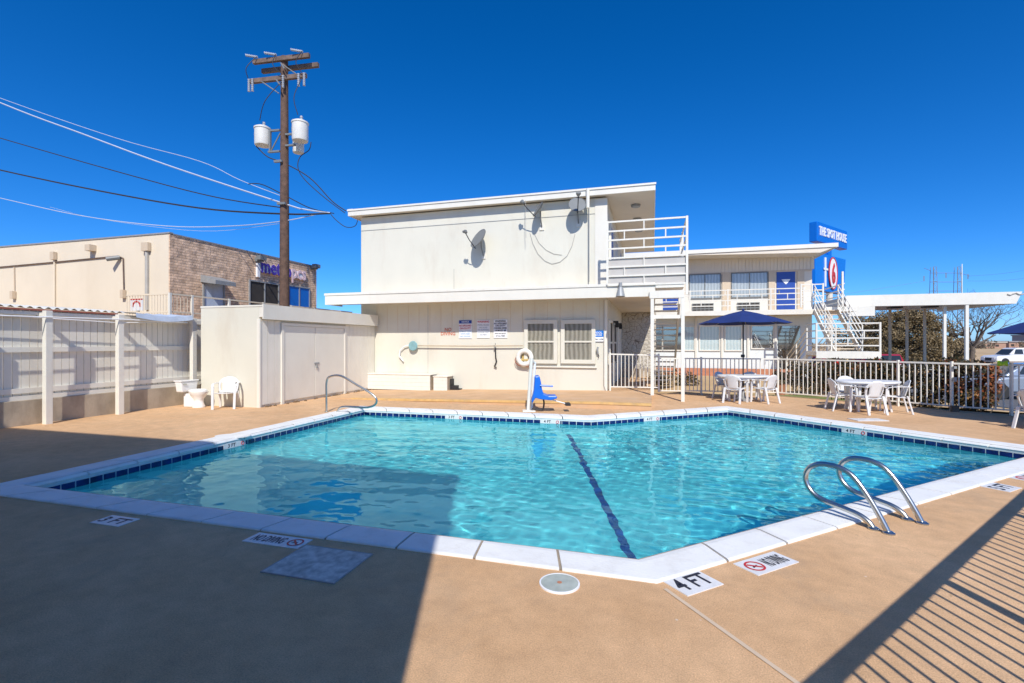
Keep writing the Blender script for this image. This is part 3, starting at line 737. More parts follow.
# signs
def wsign(lab, px0,px1,py0,py1, back, rows, v=-.018, band=None):
    u0,u1 = U(px0,v),U(px1,v); z1,z0 = Zv((px0+px1)/2,py0,v),Zv((px0+px1)/2,py1,v)
    t = T('wall_sign', lab, 'sign', (u0+u1)/2, 0, z0, group=None)
    pn = t.p('panel', MB().box(u0,u1,v-.004,v+.012,z0,z1), back)
    if band: t.p('header', MB().box(u0,u1,v-.006,v-.0041,z1-(z1-z0)*band[1],z1), band[0])
    H = z1-z0; cu_ = (u0+u1)/2
    for txt, m, frac, size in rows:
        mbt = text_mb(txt, size, .003)
        wmax = max(abs(p[0]) for p in mbt.v)*2; k = min(1, (u1-u0)*.94/wmax)
        mbt.v = [(p[0]*k,p[1],p[2]) for p in mbt.v]
        t.p('lettering', facing(mbt, cu_, v-.009, z1-H*frac), m)
    return t
wsign('safety notice with blue header and red letters, left of the three wall notices', 459,471.7,320.3,338.4,'signw',
      [('NOTICE','signw',.09,.07),('NO LIFEGUARD','red',.30,.085),('ON DUTY','red',.45,.085),('SWIM AT YOUR','palebl',.62,.07),('OWN RISK','palebl',.75,.07),('NO DIVING','palebl',.89,.07)], band=('bluedoor',.18))
wsign('faded notice with red heading and grey small print, middle of three wall notices', 477,489.8,320,338,'signw',
      [('WARNING','red',.1,.09),('POOL RULES','sgrey',.28,.07),('NO GLASS','sgrey',.42,.06),('NO RUNNING','sgrey',.55,.06),('SHOWER FIRST','sgrey',.68,.06),('NO PETS','sgrey',.82,.06)])
wsign('white notice with bold black lines of text, right of three wall notices', 493.7,507.3,319.5,338,'signw',
      [('WARNING','ink',.09,.075),('NO LIFEGUARD','ink',.22,.075),('ON DUTY','ink',.34,.075),('CHILDREN UNDER','ink',.47,.075),('14 MUST BE','ink',.60,.075),('WITH AN ADULT','ink',.76,.05),('AT ALL TIMES','ink',.89,.05)])
wsign('small blue and white sign beside the right window at the wall corner', 593,603.5,330.6,341.5,'signw',
      [('POOL','signw',.2,.09),('HOURS','signw',.42,.07),('10 AM - 10 PM','ink',.8,.05)], v=-.04, band=('signblue2',.58))
t = T('painted_lettering','faded red NO DIVING lettering stencilled on the white wall','lettering',U(448,-.01),0,Zv(448,336,0))
for s__,(y) in (('NO',329.7),('DIVING',333.8)):
    mbt = text_mb(s__, .16, .003); t.p('word', facing(mbt, U(448,-.01), -.008, Zv(448,y,-.01)), 'redfade')
# pool pole with head on hooks
zp = Zv(460,346,-.1)
t = T('pool_pole','long beige telescopic pool pole with a round teal head hung on the wall','pool pole',U(470,-.1),-.1,zp)
t.p('pole', MB().tube([(U(417,-.1),-.1,zp+.01),(U(470,-.1),-.1,zp),(U(523,-.1),-.1,zp+.015)],.02,8), mat('pole_tan',(.5,.42,.3),.5), smooth=True)
hp = U(413,-.12)
t.p('brush_head', MB().lathe([(.02,-.03),(.15,-.03),(.17,0),(.15,.03),(.02,.03)],0,0,20).__class__().add(MB().lathe([(.02,-.03),(.15,-.03),(.17,0),(.15,.03),(.02,.03)],0,0,20), lambda p:(hp+p[0],-.12+p[2],zp+p[1])), 'teal', smooth=True)
t.p('hose', MB().tube([(U(409,-.1),-.08,zp+.03),(U(404,-.1),-.08,zp-.02),(U(400,-.1),-.08,zp-.15),(U(399,-.1),-.08,zp-.35),(U(403,-.1),-.08,zp-.52)],.022,8), 'signw', smooth=True)
hk = U(495,-.06)
t = T('pole_hook','dark metal hook holding the pool pole with a strap dangling below','hook',hk,0,zp-.1)
t.p('bracket', MB().tube([(hk,-.02,zp+.1),(hk,-.02,zp-.05),(hk,-.14,zp-.05),(hk,-.15,zp+.03)],.012,6), 'grey')
t.p('strap', MB().tube([(hk+.01,-.05,zp-.05),(hk+.02,-.05,zp-.35),(hk+.05,-.05,zp-.5),(hk-.02,-.06,zp-.66),(hk+.05,-.05,zp-.7)],.022,6), 'black')
hp2 = U(598,-.05)
t = T('wall_telephone','small dark wall telephone hanging under the blue and white sign','telephone',hp2,0,Zv(598,356,0))
t.p('handset', MB().tube([(hp2,-.06,Zv(598,347,0)),(hp2-.02,-.08,Zv(598,350,0)),(hp2,-.06,Zv(598,354,0))],.03,8),'grey')
t.p('cord', MB().tube([(hp2,-.06,Zv(598,353,0)),(hp2+.03,-.06,Zv(598,356,0)),(hp2+.01,-.05,Zv(598,358,0))],.012,6),'black')
# life ring on wall
ru, rz = pv(524.6, -.12, 357.6)
t = T('life_ring','white life ring with rope hanging on the wall left of the windows','life ring',ru,-.02,rz)
def ringpts(r, n=32, oy=-.12): return [(ru+r*math.cos(2*math.pi*k/n), oy, rz+r*math.sin(2*math.pi*k/n)) for k in range(n)]
t.p('ring', MB().tube(ringpts(.215),.075,12,closed=True), mat('ring_white',(.78,.76,.70),.5,var=.06,scale=9), smooth=True)
t.p('rope', MB().tube([(ru+(.30+.03*math.sin(k*1.5))*math.cos(-.3-math.pi*k/12*1.0),-.14,rz+(.31+.05*math.sin(k*.9))*math.sin(-.3-math.pi*k/12)) for k in range(12)],.012,6), 'rust')
t.p('bracket', MB().box(ru-.12,ru+.12,-.1,-.02,rz-.1,rz-.05).box(ru-.1,ru+.1,-.06,-.02,rz-.12,rz+.1), mat('bracket_yellow',(.5,.36,.12),.6))
# white slatted storage benches against the wall
for (pa,pb,ya,yb,lab) in ((363,430,373.8,389.5,'long low white slatted bench box against the wall beside the shed'),(433.5,447,376,390,'short white slatted bench box at the end of the long one')):
    v=-.5; u0,u1=U(pa,v),U(pb,v); z1=Zv((pa+pb)/2,ya,v)
    t = T('slatted_bench', lab,'bench',(u0+u1)/2,-.25,.0)
    s = MB()
    for k in range(4): s.box(u0,u1,-.5,-.47,.04+k*(z1-.06)/4,.04+(k+1)*(z1-.06)/4-.003)
    t.p('front_slats', s, 'railwhite')
    t.p('seat', MB().box(u0-.02,u1+.02,-.52,-.03,z1-.03,z1), 'railwhite', bevel=.006)
    t.p('end_panel', MB().box(u0,u0+.03,-.469,-.04,.01,z1-.031), 'railwhite'); t.p('end_panel', MB().box(u1-.03,u1,-.469,-.04,.01,z1-.031), 'concrete')
u0=U(450,-.3)
single('shelf_bracket','small dark stepped metal bracket standing at the wall by the bench','bracket',MB().box(u0,u0+.03,-.3,-.03,.02,.42).box(u0+.03,u0+.2,-.3,-.03,.02,.2).box(u0+.2,u0+.32,-.3,-.03,.02,.1),'black',u0,-.1,0)

# ------------------------------------------------------------------ shed
st = T('storage_shed','low white pool shed with double doors and flat overhanging roof','shed',.1,-4,0)
S0, S1, SV0 = U(201,-5.22), .13, -5.22
st.p('wall', MB().box(S0,S1,SV0,.6,-.02,2.52), 'white')
vv = SV0+.02; dv0, dv1 = pu(282.5,S1)[0], pu(343,S1)[0]; dm = pu(314,S1)[0]
ztop = Zu(314,325,S1)
for k,kend in ((SV0+.03,dv0-.09),(dv1+.09,-.1)):
    b = MB(); n_=max(1,round((kend-k)/.2)); b.box(S1+.001,S1+.012,k,kend,.06,2.18)
    for q in range(n_): b.box(S1+.0121,S1+.022,k+(kend-k)*q/n_+.004,k+(kend-k)*(q+1)/n_-.004,.06,2.18)
    st.p('siding', b, 'panel')
pass
st.p('corner_post', MB().box(S1-.05,S1+.04,SV0-.02,SV0+.029,-.01,2.2), 'white2')
for a,b2 in ((dv0,dm-.008),(dm+.008,dv1)):
    d = st.p('door', MB().box(S1+.001,S1+.04,a,b2,.08,2.05), 'white2', bevel=.005)
    if a > dv0+.1: st.p('hasp', MB().box(S1+.041,S1+.06,dm-.04,dm+.16,1.0,1.04).box(S1+.041,S1+.08,dm+.02,dm+.07,.88,.99), 'grey', d)
st.p('door_frame', MB().box(S1+.001,S1+.06,dv0-.09,dv0-.002,0,2.13).box(S1+.001,S1+.06,dv1+.002,dv1+.09,0,2.13).box(S1+.001,S1+.06,dv0-.002,dv1+.002,2.055,2.13), 'white2')
rr = st.p('roof', MB().box(S0-.01,S1+.12,SV0-.012,-.05,2.50,2.545).box(S1+.001,S1+.12,SV0+.0,-.05,2.24,2.499), 'white2', bevel=.006)
st.p('fascia', MB().box(S1+.121,S1+.15,SV0-.02,-.05,2.19,2.56), 'white2', rr)
g = MB(); random.seed(3)
for k in range(40): 
    v = random.uniform(SV0+.1,-.4); r=random.uniform(.02,.06); g.lathe([(r,-.005),(r*.7,r*.5),(.004,r*.8)],S1+.08+random.uniform(-.02,.08),v,6)
single('leaf_litter','dry leaves and dirt gathered along the foot of the shed','litter',g,mat('dead_leaves',(.16,.10,.05),.9,var=.4,scale=30),.3,-3,0,kind='stuff')

# ------------------------------------------------------------------ left fence on concrete wall
FU = -2.33
vs = [-24,-8.33,-6.98,pu(194,-2.0)[0]]
ft = T('board_fence','tall white board fence with horizontal rails under a corrugated awning','fence',FU,-8,0)
b = MB(); v = -15.6
while v < -4.5: b.box(FU-.02,FU,v+.004,v+.126,.56,2.25); v += .135
ft.p('boards', b, 'panel')
ft.p('rail', MB().box(FU+.001,FU+.05,-15.6,-4.5,.62,.72), 'railwhite'); ft.p('rail', MB().box(FU+.001,FU+.05,-15.6,-4.5,1.42,1.52), 'railwhite'); ft.p('rail', MB().box(FU+.001,FU+.05,-15.6,-4.5,2.1,2.2), 'railwhite')
ft.p('base_board', MB().box(FU-.03,FU+.06,-15.6,-4.5,.49,.57), 'railwhite')
def cz(v): return 2.31
for va in [-15.1,-13.7,-12.4,-11.0,-9.68]+vs[1:]:
    ft.p('post', MB().box(-2.08,-1.97,va-.06,va+.06,-.01,2.24), 'railwhite', bevel=.008)
    ft.p('bracket', MB().box(-2.29,-2.081,va-.03,va+.03,2.12,2.2), 'railwhite')
ft.p('beam', MB().hexa([(-2.29,-15.6,cz(-15.6)-.17),(-2.22,-15.6,cz(-15.6)-.17),(-2.22,-5.2,2.16),(-2.29,-5.2,2.16)],[(-2.29,-15.6,cz(-15.6)-.09),(-2.22,-15.6,cz(-15.6)-.09),(-2.22,-5.2,2.22),(-2.29,-5.2,2.22)]), 'railwhite')
ft.p('edge_strip', MB().hexa([(-2.215,-15.6,cz(-15.6)-.07),(-2.19,-15.6,cz(-15.6)-.07),(-2.19,-6.9,cz(-6.9)-.07),(-2.215,-6.9,cz(-6.9)-.07)],[(-2.215,-15.6,cz(-15.6)-.035),(-2.19,-15.6,cz(-15.6)-.035),(-2.19,-6.9,cz(-6.9)-.035),(-2.215,-6.9,cz(-6.9)-.035)]), 'rust')
# corrugated sheet
c = MB(); nv = 300; v0, v1 = -15.6, -6.75
for i in range(nv+1):
    v = v0+(v1-v0)*i/nv; z = cz(v)+.022*math.sin(v*2*math.pi/.15)
    c.v += [(-2.85,v,z+.05),(-2.2,v,z-.01)]
for i in range(nv): a=2*i; c.f.append((a,a+1,a+3,a+2))
sh = ft.p('corrugated_awning', c, 'corr', smooth=True)
for k in range(5):
    yy = 2.13+.012*k
    pass
ft.p('brace_wire', MB().tube([(-1.95,-15,2.14),(-1.95,-9,2.10),(-1.95,-6.9,2.13),(-1.95,-5.4,2.12)],.014,5).tube([(-2.2,-12,2.2),(-2.15,-7,2.06),(-2.05,-5.4,2.12)],.012,5), 'signw')
single('concrete_wall','stained low concrete base wall under the white board fence','wall',MB().box(FU-.3,FU+.1,-15.6,-4.5,-.3,.489),'concrete',FU,-8,0,bevel=.01)
# concrete piers between fence bays (rough)
tp = MB(); 
K=14
for i in range(K+1):
    v = -6.72+(1.42)*i/K; sag = .05*math.sin(math.pi*i/K)
    tp.v += [(-2.5,v,2.33-sag*.3+.02*math.sin(i*2.1)),(-2.15,v,2.31-sag),(-1.9,v,2.30-sag-.01*math.sin(i*1.7)),(-1.88,v,2.19-sag*1.4)]
for i in range(K):
    for k in range(3): a=4*i+k; tp.f.append((a,a+1,a+5,a+4))
single('tarp','pale blue tarpaulin sagging between the last fence post and the shed','tarp',tp,'tarp',-2.1,-6,2.2,smooth=True)

# ------------------------------------------------------------------ shop building on the left
CUR, CVR = -7.04, -1.84
sh = T('shop_building','cream and tan brick shop building with violet sign letters beyond the fence','building',CUR,CVR,0)
Zt = Zv(168,233,CVR)
vE = pu(316,CUR)[0]
zE = Zu(316,268.5,CUR)
sh.p('cream_wall', MB().box(CUR-22,CUR-.02,CVR,vE,-.2,Zt-.02), 'plaster')
sh.p('brick_wall', MB().box(CUR-.019,CUR+.03,CVR+.001,vE,-.2,Zt-.05), 'brick')
sh.p('roof_edge', MB().box(CUR-22,CUR+.05,CVR-.03,CVR+.12,Zt-.021,Zt+.03).box(CUR-.1,CUR+.06,CVR+.121,vE,Zt-.049,Zt+.0), 'grey')
def sw(px0,px1,py0,py1,name,m,fr='grey',gl=None,d=.02):
    va,vb = pu(px0,CUR)[0],pu(px1,CUR)[0]; z1=Zu(px0,py0,CUR); z0=z1-(py1)
    o = sh.p(name, MB().box(CUR+.031,CUR+.034+d,va,vb,z0,z1), m)
    f = MB().box(CUR+.031,CUR+.09,va-.06,va,z0,z1+.06).box(CUR+.031,CUR+.09,vb,vb+.06,z0,z1+.06).box(CUR+.031,CUR+.09,va,vb,z1,z1+.06)
    if vb-va>1.2: vm=(va+vb)/2; f.box(CUR+.055,CUR+.085,vm-.03,vm+.03,z0,z1-.001)
    sh.p('frame', f, fr, o)
    return o
sw(203,222,282,2.1,'door','tarp')
sw(249,277,281,2.3,'window','interior')
sw(288,308,286,2.3,'window','signblue')
va,vb = pu(200,CUR)[0],pu(221,CUR)[0]; za = Zu(201,275.5,CUR)
sh.p('door_canopy', MB().hexa([(CUR+.03,va,za-.25),(CUR+.75,va,za-.35),(CUR+.75,vb,za-.35),(CUR+.03,vb,za-.25)],[(CUR+.03,va,za+.02),(CUR+.75,va,za-.2),(CUR+.75,vb,za-.2),(CUR+.03,vb,za+.02)]), 'grey')
va,vb = pu(257.5,CUR+.12)[0],pu(306,CUR+.12)[0]; z1 = Zu(257.5,262.5,CUR+.12)
ht = .62
sg = sh.p('sign_box', MB().box(CUR+.031,CUR+.12,va,va+(vb-va)*.05,z1-ht,z1), 'signw')
tm = text_mb('metro', .92, .02); tp2 = text_mb('pcs', .92, .02)
def onbrick(mb_, v, z, sx=1):
    n = MB(); n.f = list(mb_.f); n.v = [(CUR+.14+p[2], v+p[0]*sx, z+p[1]) for p in mb_.v]; return n
Lw = vb-va
def fit(mb_, w_):
    x = max(p[0] for p in mb_.v)-min(p[0] for p in mb_.v); return w_/x
sh.p('sign_back', MB().box(CUR+.031,CUR+.1,va+.1,vb,z1-ht-.08,z1+.02), 'signw', sg) if False else None
sh.p('letters', onbrick(tm, va+Lw*.36, z1-.12, fit(tm,Lw*.60)), 'purple', sg)
sh.p('letters', onbrick(tp2, va+Lw*.83, z1-.12, fit(tp2,Lw*.32)), 'pinkw', sg)
sh.p('sign_raceway', MB().box(CUR+.031,CUR+.115,va+Lw*.06,vb,z1-.36,z1-.02), 'signw', sg)
for px,py in ((258,259),(313,267)):
    v,z = pu(px,CUR+.1,py); sh.p('flood_lamp', MB().box(CUR+.031,CUR+.3,v-.12,v+.12,z-.12,z+.06).box(CUR+.2,CUR+.42,v-.2,v+.16,z-.06,z+.12), 'dishgrey')
# conduits on the cream wall
q = CVR-.04
def C(pts, r, m, name='conduit'): sh.p(name, MB().tube([(U(x,q),q,Zv(x,y,q)) for x,y in pts], r, 6), m)
C([(-40,270.5),(0,267),(50,262.5),(118,256),(123,258),(124,296)],.022,'armwood')
C([(14,267),(14.5,300)],.018,'beige'); C([(54.5,256),(54.5,310)],.035,'plaster')
C([(147,247),(147,310)],.07,'cable','drainpipe')
for x,y,w_ in ((147,247,.16),(54.5,256,.1),(14,295,.08),(124,294,.07)):
    u,z = pv(x,q,y); sh.p('junction_box', MB().box(u-w_,u+w_,q-.1,q+.02,z-.15,z+.15), 'beige')
u,z = pv(93,q,248); sh.p('wall_lamp', MB().box(u-.13,u+.12,q-.2,q+.03,z-.13,z+.10), 'beige')
u,z = pv(117,q,259); sh.p('security_camera', MB().tube([(u-.1,q-.3,z-.05),(u+.15,q,z+.05)],.08,8), 'dishgrey')
# raised railing between the shop and the shed
rt = T('ramp_railing','low white metal railing in front of the tan brick shop wall','railing',-5.3,-1.8,0)
rU = -5.2; rv0 = pu(170,rU)[0]; z_t = Zu(170,293,rU); 
mbp = MB(); mbr = MB()
vend = pu(352,rU)[0]
mbr.box(rU-.025,rU+.025,rv0,vend,z_t-.05,z_t); mbr.box(rU-.02,rU+.02,rv0,vend,z_t-.62,z_t-.57)
ul = U(127,rv0)
mbr.box(ul,rU,rv0-.025,rv0+.025,z_t-.05,z_t); mbr.box(ul,rU,rv0-.02,rv0+.02,z_t-.62,z_t-.57)
rt.p('rails', mbr, 'plaster')
x = ul
while x < rU: mbp.box(x-.006,x+.006,rv0-.006,rv0+.006,1.2,z_t-.05); x += .12
v = rv0
while v < pu(192,rU)[0]: mbp.box(rU-.006,rU+.006,v-.006,v+.006,1.2,z_t-.05); v += .12
rt.p('pickets', mbp, 'plaster')
for px in (170,192,229,263,291,314,340):
    v = pu(px,rU)[0]; rt.p('post', MB().box(rU-.035,rU+.035,v-.035,v+.035,.0,z_t+.01), 'railwhite')
u,z = pv(137,-5.5,300)
uu, zz = U(137,-3.2), Zv(137,303,-3.2)
t = T('warning_sign','small red and white warning sign sticking up behind the awning','sign',uu,-3.2,zz-.6)
t.p('panel', MB().box(uu-.27,uu+.27,-3.21,-3.19,zz-.25,zz+.14),'signw')
t.p('red_arc', MB().sweep([(uu+.17*math.cos(a),-3.218,zz-.12+.17*math.sin(a)) for a in [math.pi*k/8 for k in range(9)]],.012,.05,(0,1,0)).box(uu-.26,uu+.26,-3.219,-3.211,zz+.1,zz+.139),'red')
t.p('post', MB().box(uu-.03,uu+.03,-3.19,-3.13,zz-1.6,zz-.2),'grey')

# ------------------------------------------------------------------ shade-casting block behind the camera
cx, cy = -.30, -1.2; cu0, cv0 = UV(cx, cy)
ct = T('motel_wing','white two-storey block standing directly behind the camera at the pool edge','building',cu0,cv0,0)
ct.p('wall', MB().box(cu0-26,cu0,cv0-9,cv0,-.1,7.2), 'white')
ct.p('roof', MB().box(cu0-26,cu0+.001,cv0-9,cv0+.05,7.2,7.5), 'white2')
ct.p('window', MB().box(cu0-4,cu0-2.5,cv0+.001,cv0+.04,.9,2.2).box(cu0-8,cu0-6.5,cv0+.001,cv0+.04,.9,2.2).box(cu0-4,cu0-2.5,cv0+.001,cv0+.04,4.2,5.6), 'glassd')
ct.p('door', MB().box(cu0-5.6,cu0-4.6,cv0+.001,cv0+.04,0,2.1), 'bluedoor')
# metal fence beside the camera (casts the barred shadow)
SD = Vector((4.06,2.885)).normalized(); F0 = Vector((1.49,.73))-SD*.9
FH = 1.5
kt = T('deck_fence','white picket fence with a deep top board beside the camera','fence',xy=(F0.x,F0.y),rot=math.atan2(SD.y,SD.x))
kt.p('top_board', MB().box(0,14,-.02,.02,FH-.09,FH), 'railwhite')
kt.p('bottom_rail', MB().box(0,14,-.015,.015,.1,.14), 'railwhite')
pk = MB(); x = .06
while x < 14: pk.box(x-.008,x+.008,-.008,.008,.14,FH-.09); x += .128
kt.p('pickets', pk, 'railwhite')
for x in (.55,2.75,4.95,7.15,9.35,11.55): kt.p('post', MB().box(x-.03,x+.03,-.03,.03,0,FH-.091), 'railwhite')

# ------------------------------------------------------------------ utility pole
PY = 18.0
def pp(px, py, Y=PY): return ((px-512)/FP*Y, Y, CH-(py-HZ)/FP*Y)
bx, by, _ = pp(284.5, 300)
ut = T('utility_pole','tall brown wooden utility pole with crossarms and two white transformers','utility pole',xy=(bx,by),rot=R(-10.5))
zt = pp(284,57)[2]
ut.p('pole', MB().tube([(0,0,-.2),(0,0,5),(0,0,zt)],[.19,.165,.125],14), 'wood', smooth=True)
def zz_(py): return pp(284,py)[2]
k = PY/FP
arms = []
for (dx0,dx1,yc,oy,sl_) in ((-32,30,61,-.14,0),(-28,35,66.5,.14,0),(-36,27,80.5,-.16,0)):
    ut.p('crossarm', MB().box(dx0*k,dx1*k,oy-.06,oy+.06,zz_(yc)-.08,zz_(yc)+.08), 'armwood', bevel=.01)
for q_,(a_,b_) in enumerate((((-26,57.5),(-35,79)),((-5,57.5),(3,79)),((24,57.5),(24,79)),((3,84),(-22,122)),((24,84),(20,120)))):
    ut.p('jumper_wire', MB().tube(catmull_([(a_[0]*k,-.25,zz_(a_[1])),((a_[0]+b_[0])/2*k-.15,-.4,zz_((a_[1]+b_[1])/2+2)),(b_[0]*k,-.28,zz_(b_[1]))]),.014,5), 'black')
ut.p('cutout_fuse', MB().tube([(2*k,-.3,zz_(68)),(8*k,-.42,zz_(76))],.03,6), 'dishgrey'); ut.p('cutout_fuse', MB().tube([(-3*k,-.3,zz_(84)),(3*k,-.42,zz_(91))],.03,6), 'dishgrey')
ut.p('brace', MB().tube([(-22*k,-.2,zz_(82)),(-.08,-.2,zz_(96))],.022,6), 'dishgrey'); ut.p('brace', MB().tube([(20*k,-.2,zz_(81)),(.08,-.2,zz_(68))],.02,6), 'dishgrey')
def insul(x, y, z, horiz=False, L_=.4):
    prof = []
    for i in range(7): prof += [(.022,i*L_/7),(.05,i*L_/7+.02),(.05,i*L_/7+.03)]
    m_ = MB().lathe(prof,0,0,10)
    if horiz: return MB().add(m_, lambda p:(x-p[2],y-p[2]*.3+p[1],z+p[0]+p[2]*.12))
    return MB().add(m_, lambda p:(x+p[0],y+p[1],z-p[2]))
ins = mat('glazed_insulator',(.45,.47,.50),.25,var=.1)
for px in (-26,-5,24): ut.p('insulator', insul(px*k,-.2,zz_(57.5),True,.42), ins, smooth=True)
for px in (-35,-31,3,20,26): ut.p('insulator', insul(px*k,-.24,zz_(79),False,.5), ins, smooth=True)
for (xc,y0,y1,oy) in ((-22.5,126,145,-.1),(19.5,124,144,-.12),(9,130,150,.35)):
    z1,z0 = zz_(y0),zz_(y1); r=.28 if oy<0 else .2
    tr = ut.p('transformer', MB().lathe([(r*.55,z0-.03),(r*.95,z0),(r,z0+.05),(r,z1-.12),(r*1.08,z1-.11),(r*1.08,z1-.06),(r*.7,z1),(.05,z1+.04)],xc*k,oy,22), mat('transformer_paint',(.72,.70,.64),.45,var=.05), smooth=True)
    if oy<0: ut.p('bushing', MB().lathe([(.04,z1),(.06,z1+.05),(.035,z1+.08),(.06,z1+.12),(.03,z1+.18)],xc*k+.05,oy,10), ins, tr, smooth=True); ut.p('bracket', MB().box(xc*k-r-.05,xc*k-r+.02,oy-.04,oy+.04,z1-.35,z1-.2), 'dishgrey', tr)
ut.p('bracket_frame', MB().box(-16*k,-.12,-.14,-.06,zz_(131)-.03,zz_(131)+.03).box(-16*k,-.12,-.14,-.06,zz_(152)-.03,zz_(152)+.03).box(-14*k-.03,-14*k+.03,-.14,-.06,zz_(152)+.031,zz_(131)-.031).tube([(-13*k,-.1,zz_(151)),(-.1,-.1,zz_(134))],.025,6).box(.12,14*k,-.14,-.06,zz_(136)-.03,zz_(136)+.03).box(.12,14*k,-.14,-.06,zz_(147)-.03,zz_(147)+.03), 'dishgrey')
for px_,py_ in ((-2.0,163),(1.5,205)): ut.p('clamp', MB().box(px_*k-.2,px_*k+.12,-.24,-.16,zz_(py_)-.04,zz_(py_)+.04), 'dishgrey')

def wire(lab, pts, r, m, y0=27, y1=PY, group='overhead wires from the utility pole'):
    # pts given as sight points; depth runs from y0 at the left to y1 at the pole
    xs = [p[0] for p in pts]; P=[]
    for x,y in pts:
        t_ = max(0,min(1.3,(x-xs[0])/(284-xs[0]))); Y = y0+(y1-y0)*t_ if x<=284 else y1
        P.append(pp(x,y,Y))
    # smooth it
    Q=[]
    for i in range(len(P)-1):
        a,b,c_2,d = [Vector(P[max(0,min(len(P)-1,i+q))]) for q in (-1,0,1,2)]
        for s__ in range(6):
            t_=s__/6; Q.append(tuple(.5*((2*b)+(-a+c_2)*t_+(2*a-5*b+4*c_2-d)*t_*t_+(-a+3*b-3*c_2+d)*t_**3)))
    Q.append(P[-1]); o=P[-1]
    return single('overhead_wire',lab,'wire',MB().tube(Q,r,5),m,o[0],o[1],o[2],world=True,group=group)
wire('thin black overhead wire, second from the top at the left edge',[(-140,96),(0,138),(133,176),(215,197),(284,208)],.022,'wire')
wire('thick black overhead cable sagging to the roof corner, lower of the black ones',[(-140,137),(0,170),(100,191),(199,208),(284,214),(330,213.5)],.034,'wire')
wire('thick pale overhead cable running steeply down to the pole',[(-140,42),(0,102.6),(83,134),(166,164.7),(282,203),(305,209.5),(330,213)],.03,'wirew')
wire('thin brownish overhead wire just above the thick pale cable',[(-140,45),(0,98),(116,138),(199,161),(240,180),(284,197)],.014,'wirew')
wire('pale overhead cable sagging lowest across the sky above the shop',[(-140,165),(0,198),(83,216),(166,226),(232,226),(284,221),(318,214)],.018,'wirew')
wire('thin pale overhead cable just under the lowest thick pale one',[(50,207),(100,219),(200,231),(284,223)],.008,'wirew')
wire('short black drop wire with a splice left of the pole',[(248,184),(262,184.5),(284,195),(310,208),(334,213.5)],.018,'wire',y0=17.6)
wire('black service wire from the left transformer down to the roof corner',[(256,146),(268,157),(284,163),(310,178),(332,201),(346,211)],.02,'wire',y0=18)
wire('black service wire from the right transformer down to the roof corner',[(311,142),(309,150),(300,157),(298,168),(305,180),(325,198),(345,213)],.016,'wire',y0=18)
wire('black service wire looping under the roof corner of the white building',[(330,213),(336,220),(346,227),(355,226),(358,219)],.014,'wire',y0=18)

# ------------------------------------------------------------------ right wing
VD, VB_ = 12.4, 11.2
rw = T('motel_wing','beige and white two-storey motel wing with long balcony, blue doors and external stair','building',14,VD,0)
zf = Zv(785,311,VD); RWU0 = 8.15; RWU1 = U(812,VD)
ze = Zv(750,256,VD)
rw.p('lower_wall', MB().box(RWU0,RWU1,VD,VD+6,-.15,zf-.25), mat('pale_white_wall',(.72,.76,.74),.6,var=.04))
rw.p('upper_wall', MB().box(RWU0,RWU1,VD+.001,VD+6,zf-.249,zf+.95), 'white2')
zb2 = Zv(760,251,VB_-.1)
rw.p('upper_band', MB().box(RWU0,RWU1,VD+.002,VD+6,zf+.951,zb2+.04), 'soffit')
zw0 = Zv(740,297,VD); zw1=Zv(740,273.5,VD)
rw.p('lintel', MB().box(RWU0,RWU1,VD-.04,VD+.001,zw1,zw1+.09), 'beige')
sdg = MB(); x = RWU0
while x < RWU1: sdg.box(x,x+.15,VD-.02,VD+.0015,zw1+.091,zb2-.1); x += .165
rw.p('siding', sdg, 'soffit')
for a,b2 in ((690,720),(732,767)): window(rw, U(a,VD),U(b2,VD),zw0,zw1,VD-.01,fr=.05,back='drape',bar='v',framemat='dishgrey')
for a,b2 in ((722,730.5),(768.5,775),(797,804)): rw.p('pilaster', MB().box(U(a,VD),U(b2,VD),VD-.06,VD+.0005,zf,zw1-.001), 'beige')
for a,b2 in ((663,679),(776.5,795)):
    d = rw.p('door', MB().box(U(a,VD),U(b2,VD),VD-.03,VD+.0005,zf,zf+1.98), 'bluedoor')
    um = (U(a,VD)+U(b2,VD))/2
    rw.p('handle', MB().box(U(a,VD)+.08,U(a,VD)+.14,VD-.06,VD-.031,zf+.9,zf+1.05), 'dishgrey', d)
    if a>700: rw.p('door_ornament', MB().prism([(um-.2,zf+1.6),(um+.2,zf+1.6),(um+.08,zf+1.42),(um,zf+1.34),(um-.08,zf+1.42)],VD-.05,VD-.031), 'signw', d)
    else: rw.p('door_number', MB().box(um-.05,um+.05,VD-.04,VD-.031,zf+1.5,zf+1.6),'signw',d)
for a,b2 in ((692,713.5),(737,759.5)):
    z0,z1=Zv(703,311.5,VD),Zv(703,303.5,VD); gmb=MB(); ua,ub=U(a,VD),U(b2,VD)
    ac=rw.p('air_conditioner', MB().box(ua,ub,VD-.06,VD+.0005,z0,z1),'dishgrey')
    for i in range(3):
        for j in range(5): gmb.box(ua+.03+(ub-ua-.06)*j/5+.02,ua+.03+(ub-ua-.06)*(j+1)/5-.01,VD-.064,VD-.0601,z0+(z1-z0)*(i+.2)/3,z0+(z1-z0)*(i+.8)/3)
    rw.p('grille', gmb,'interior',ac)
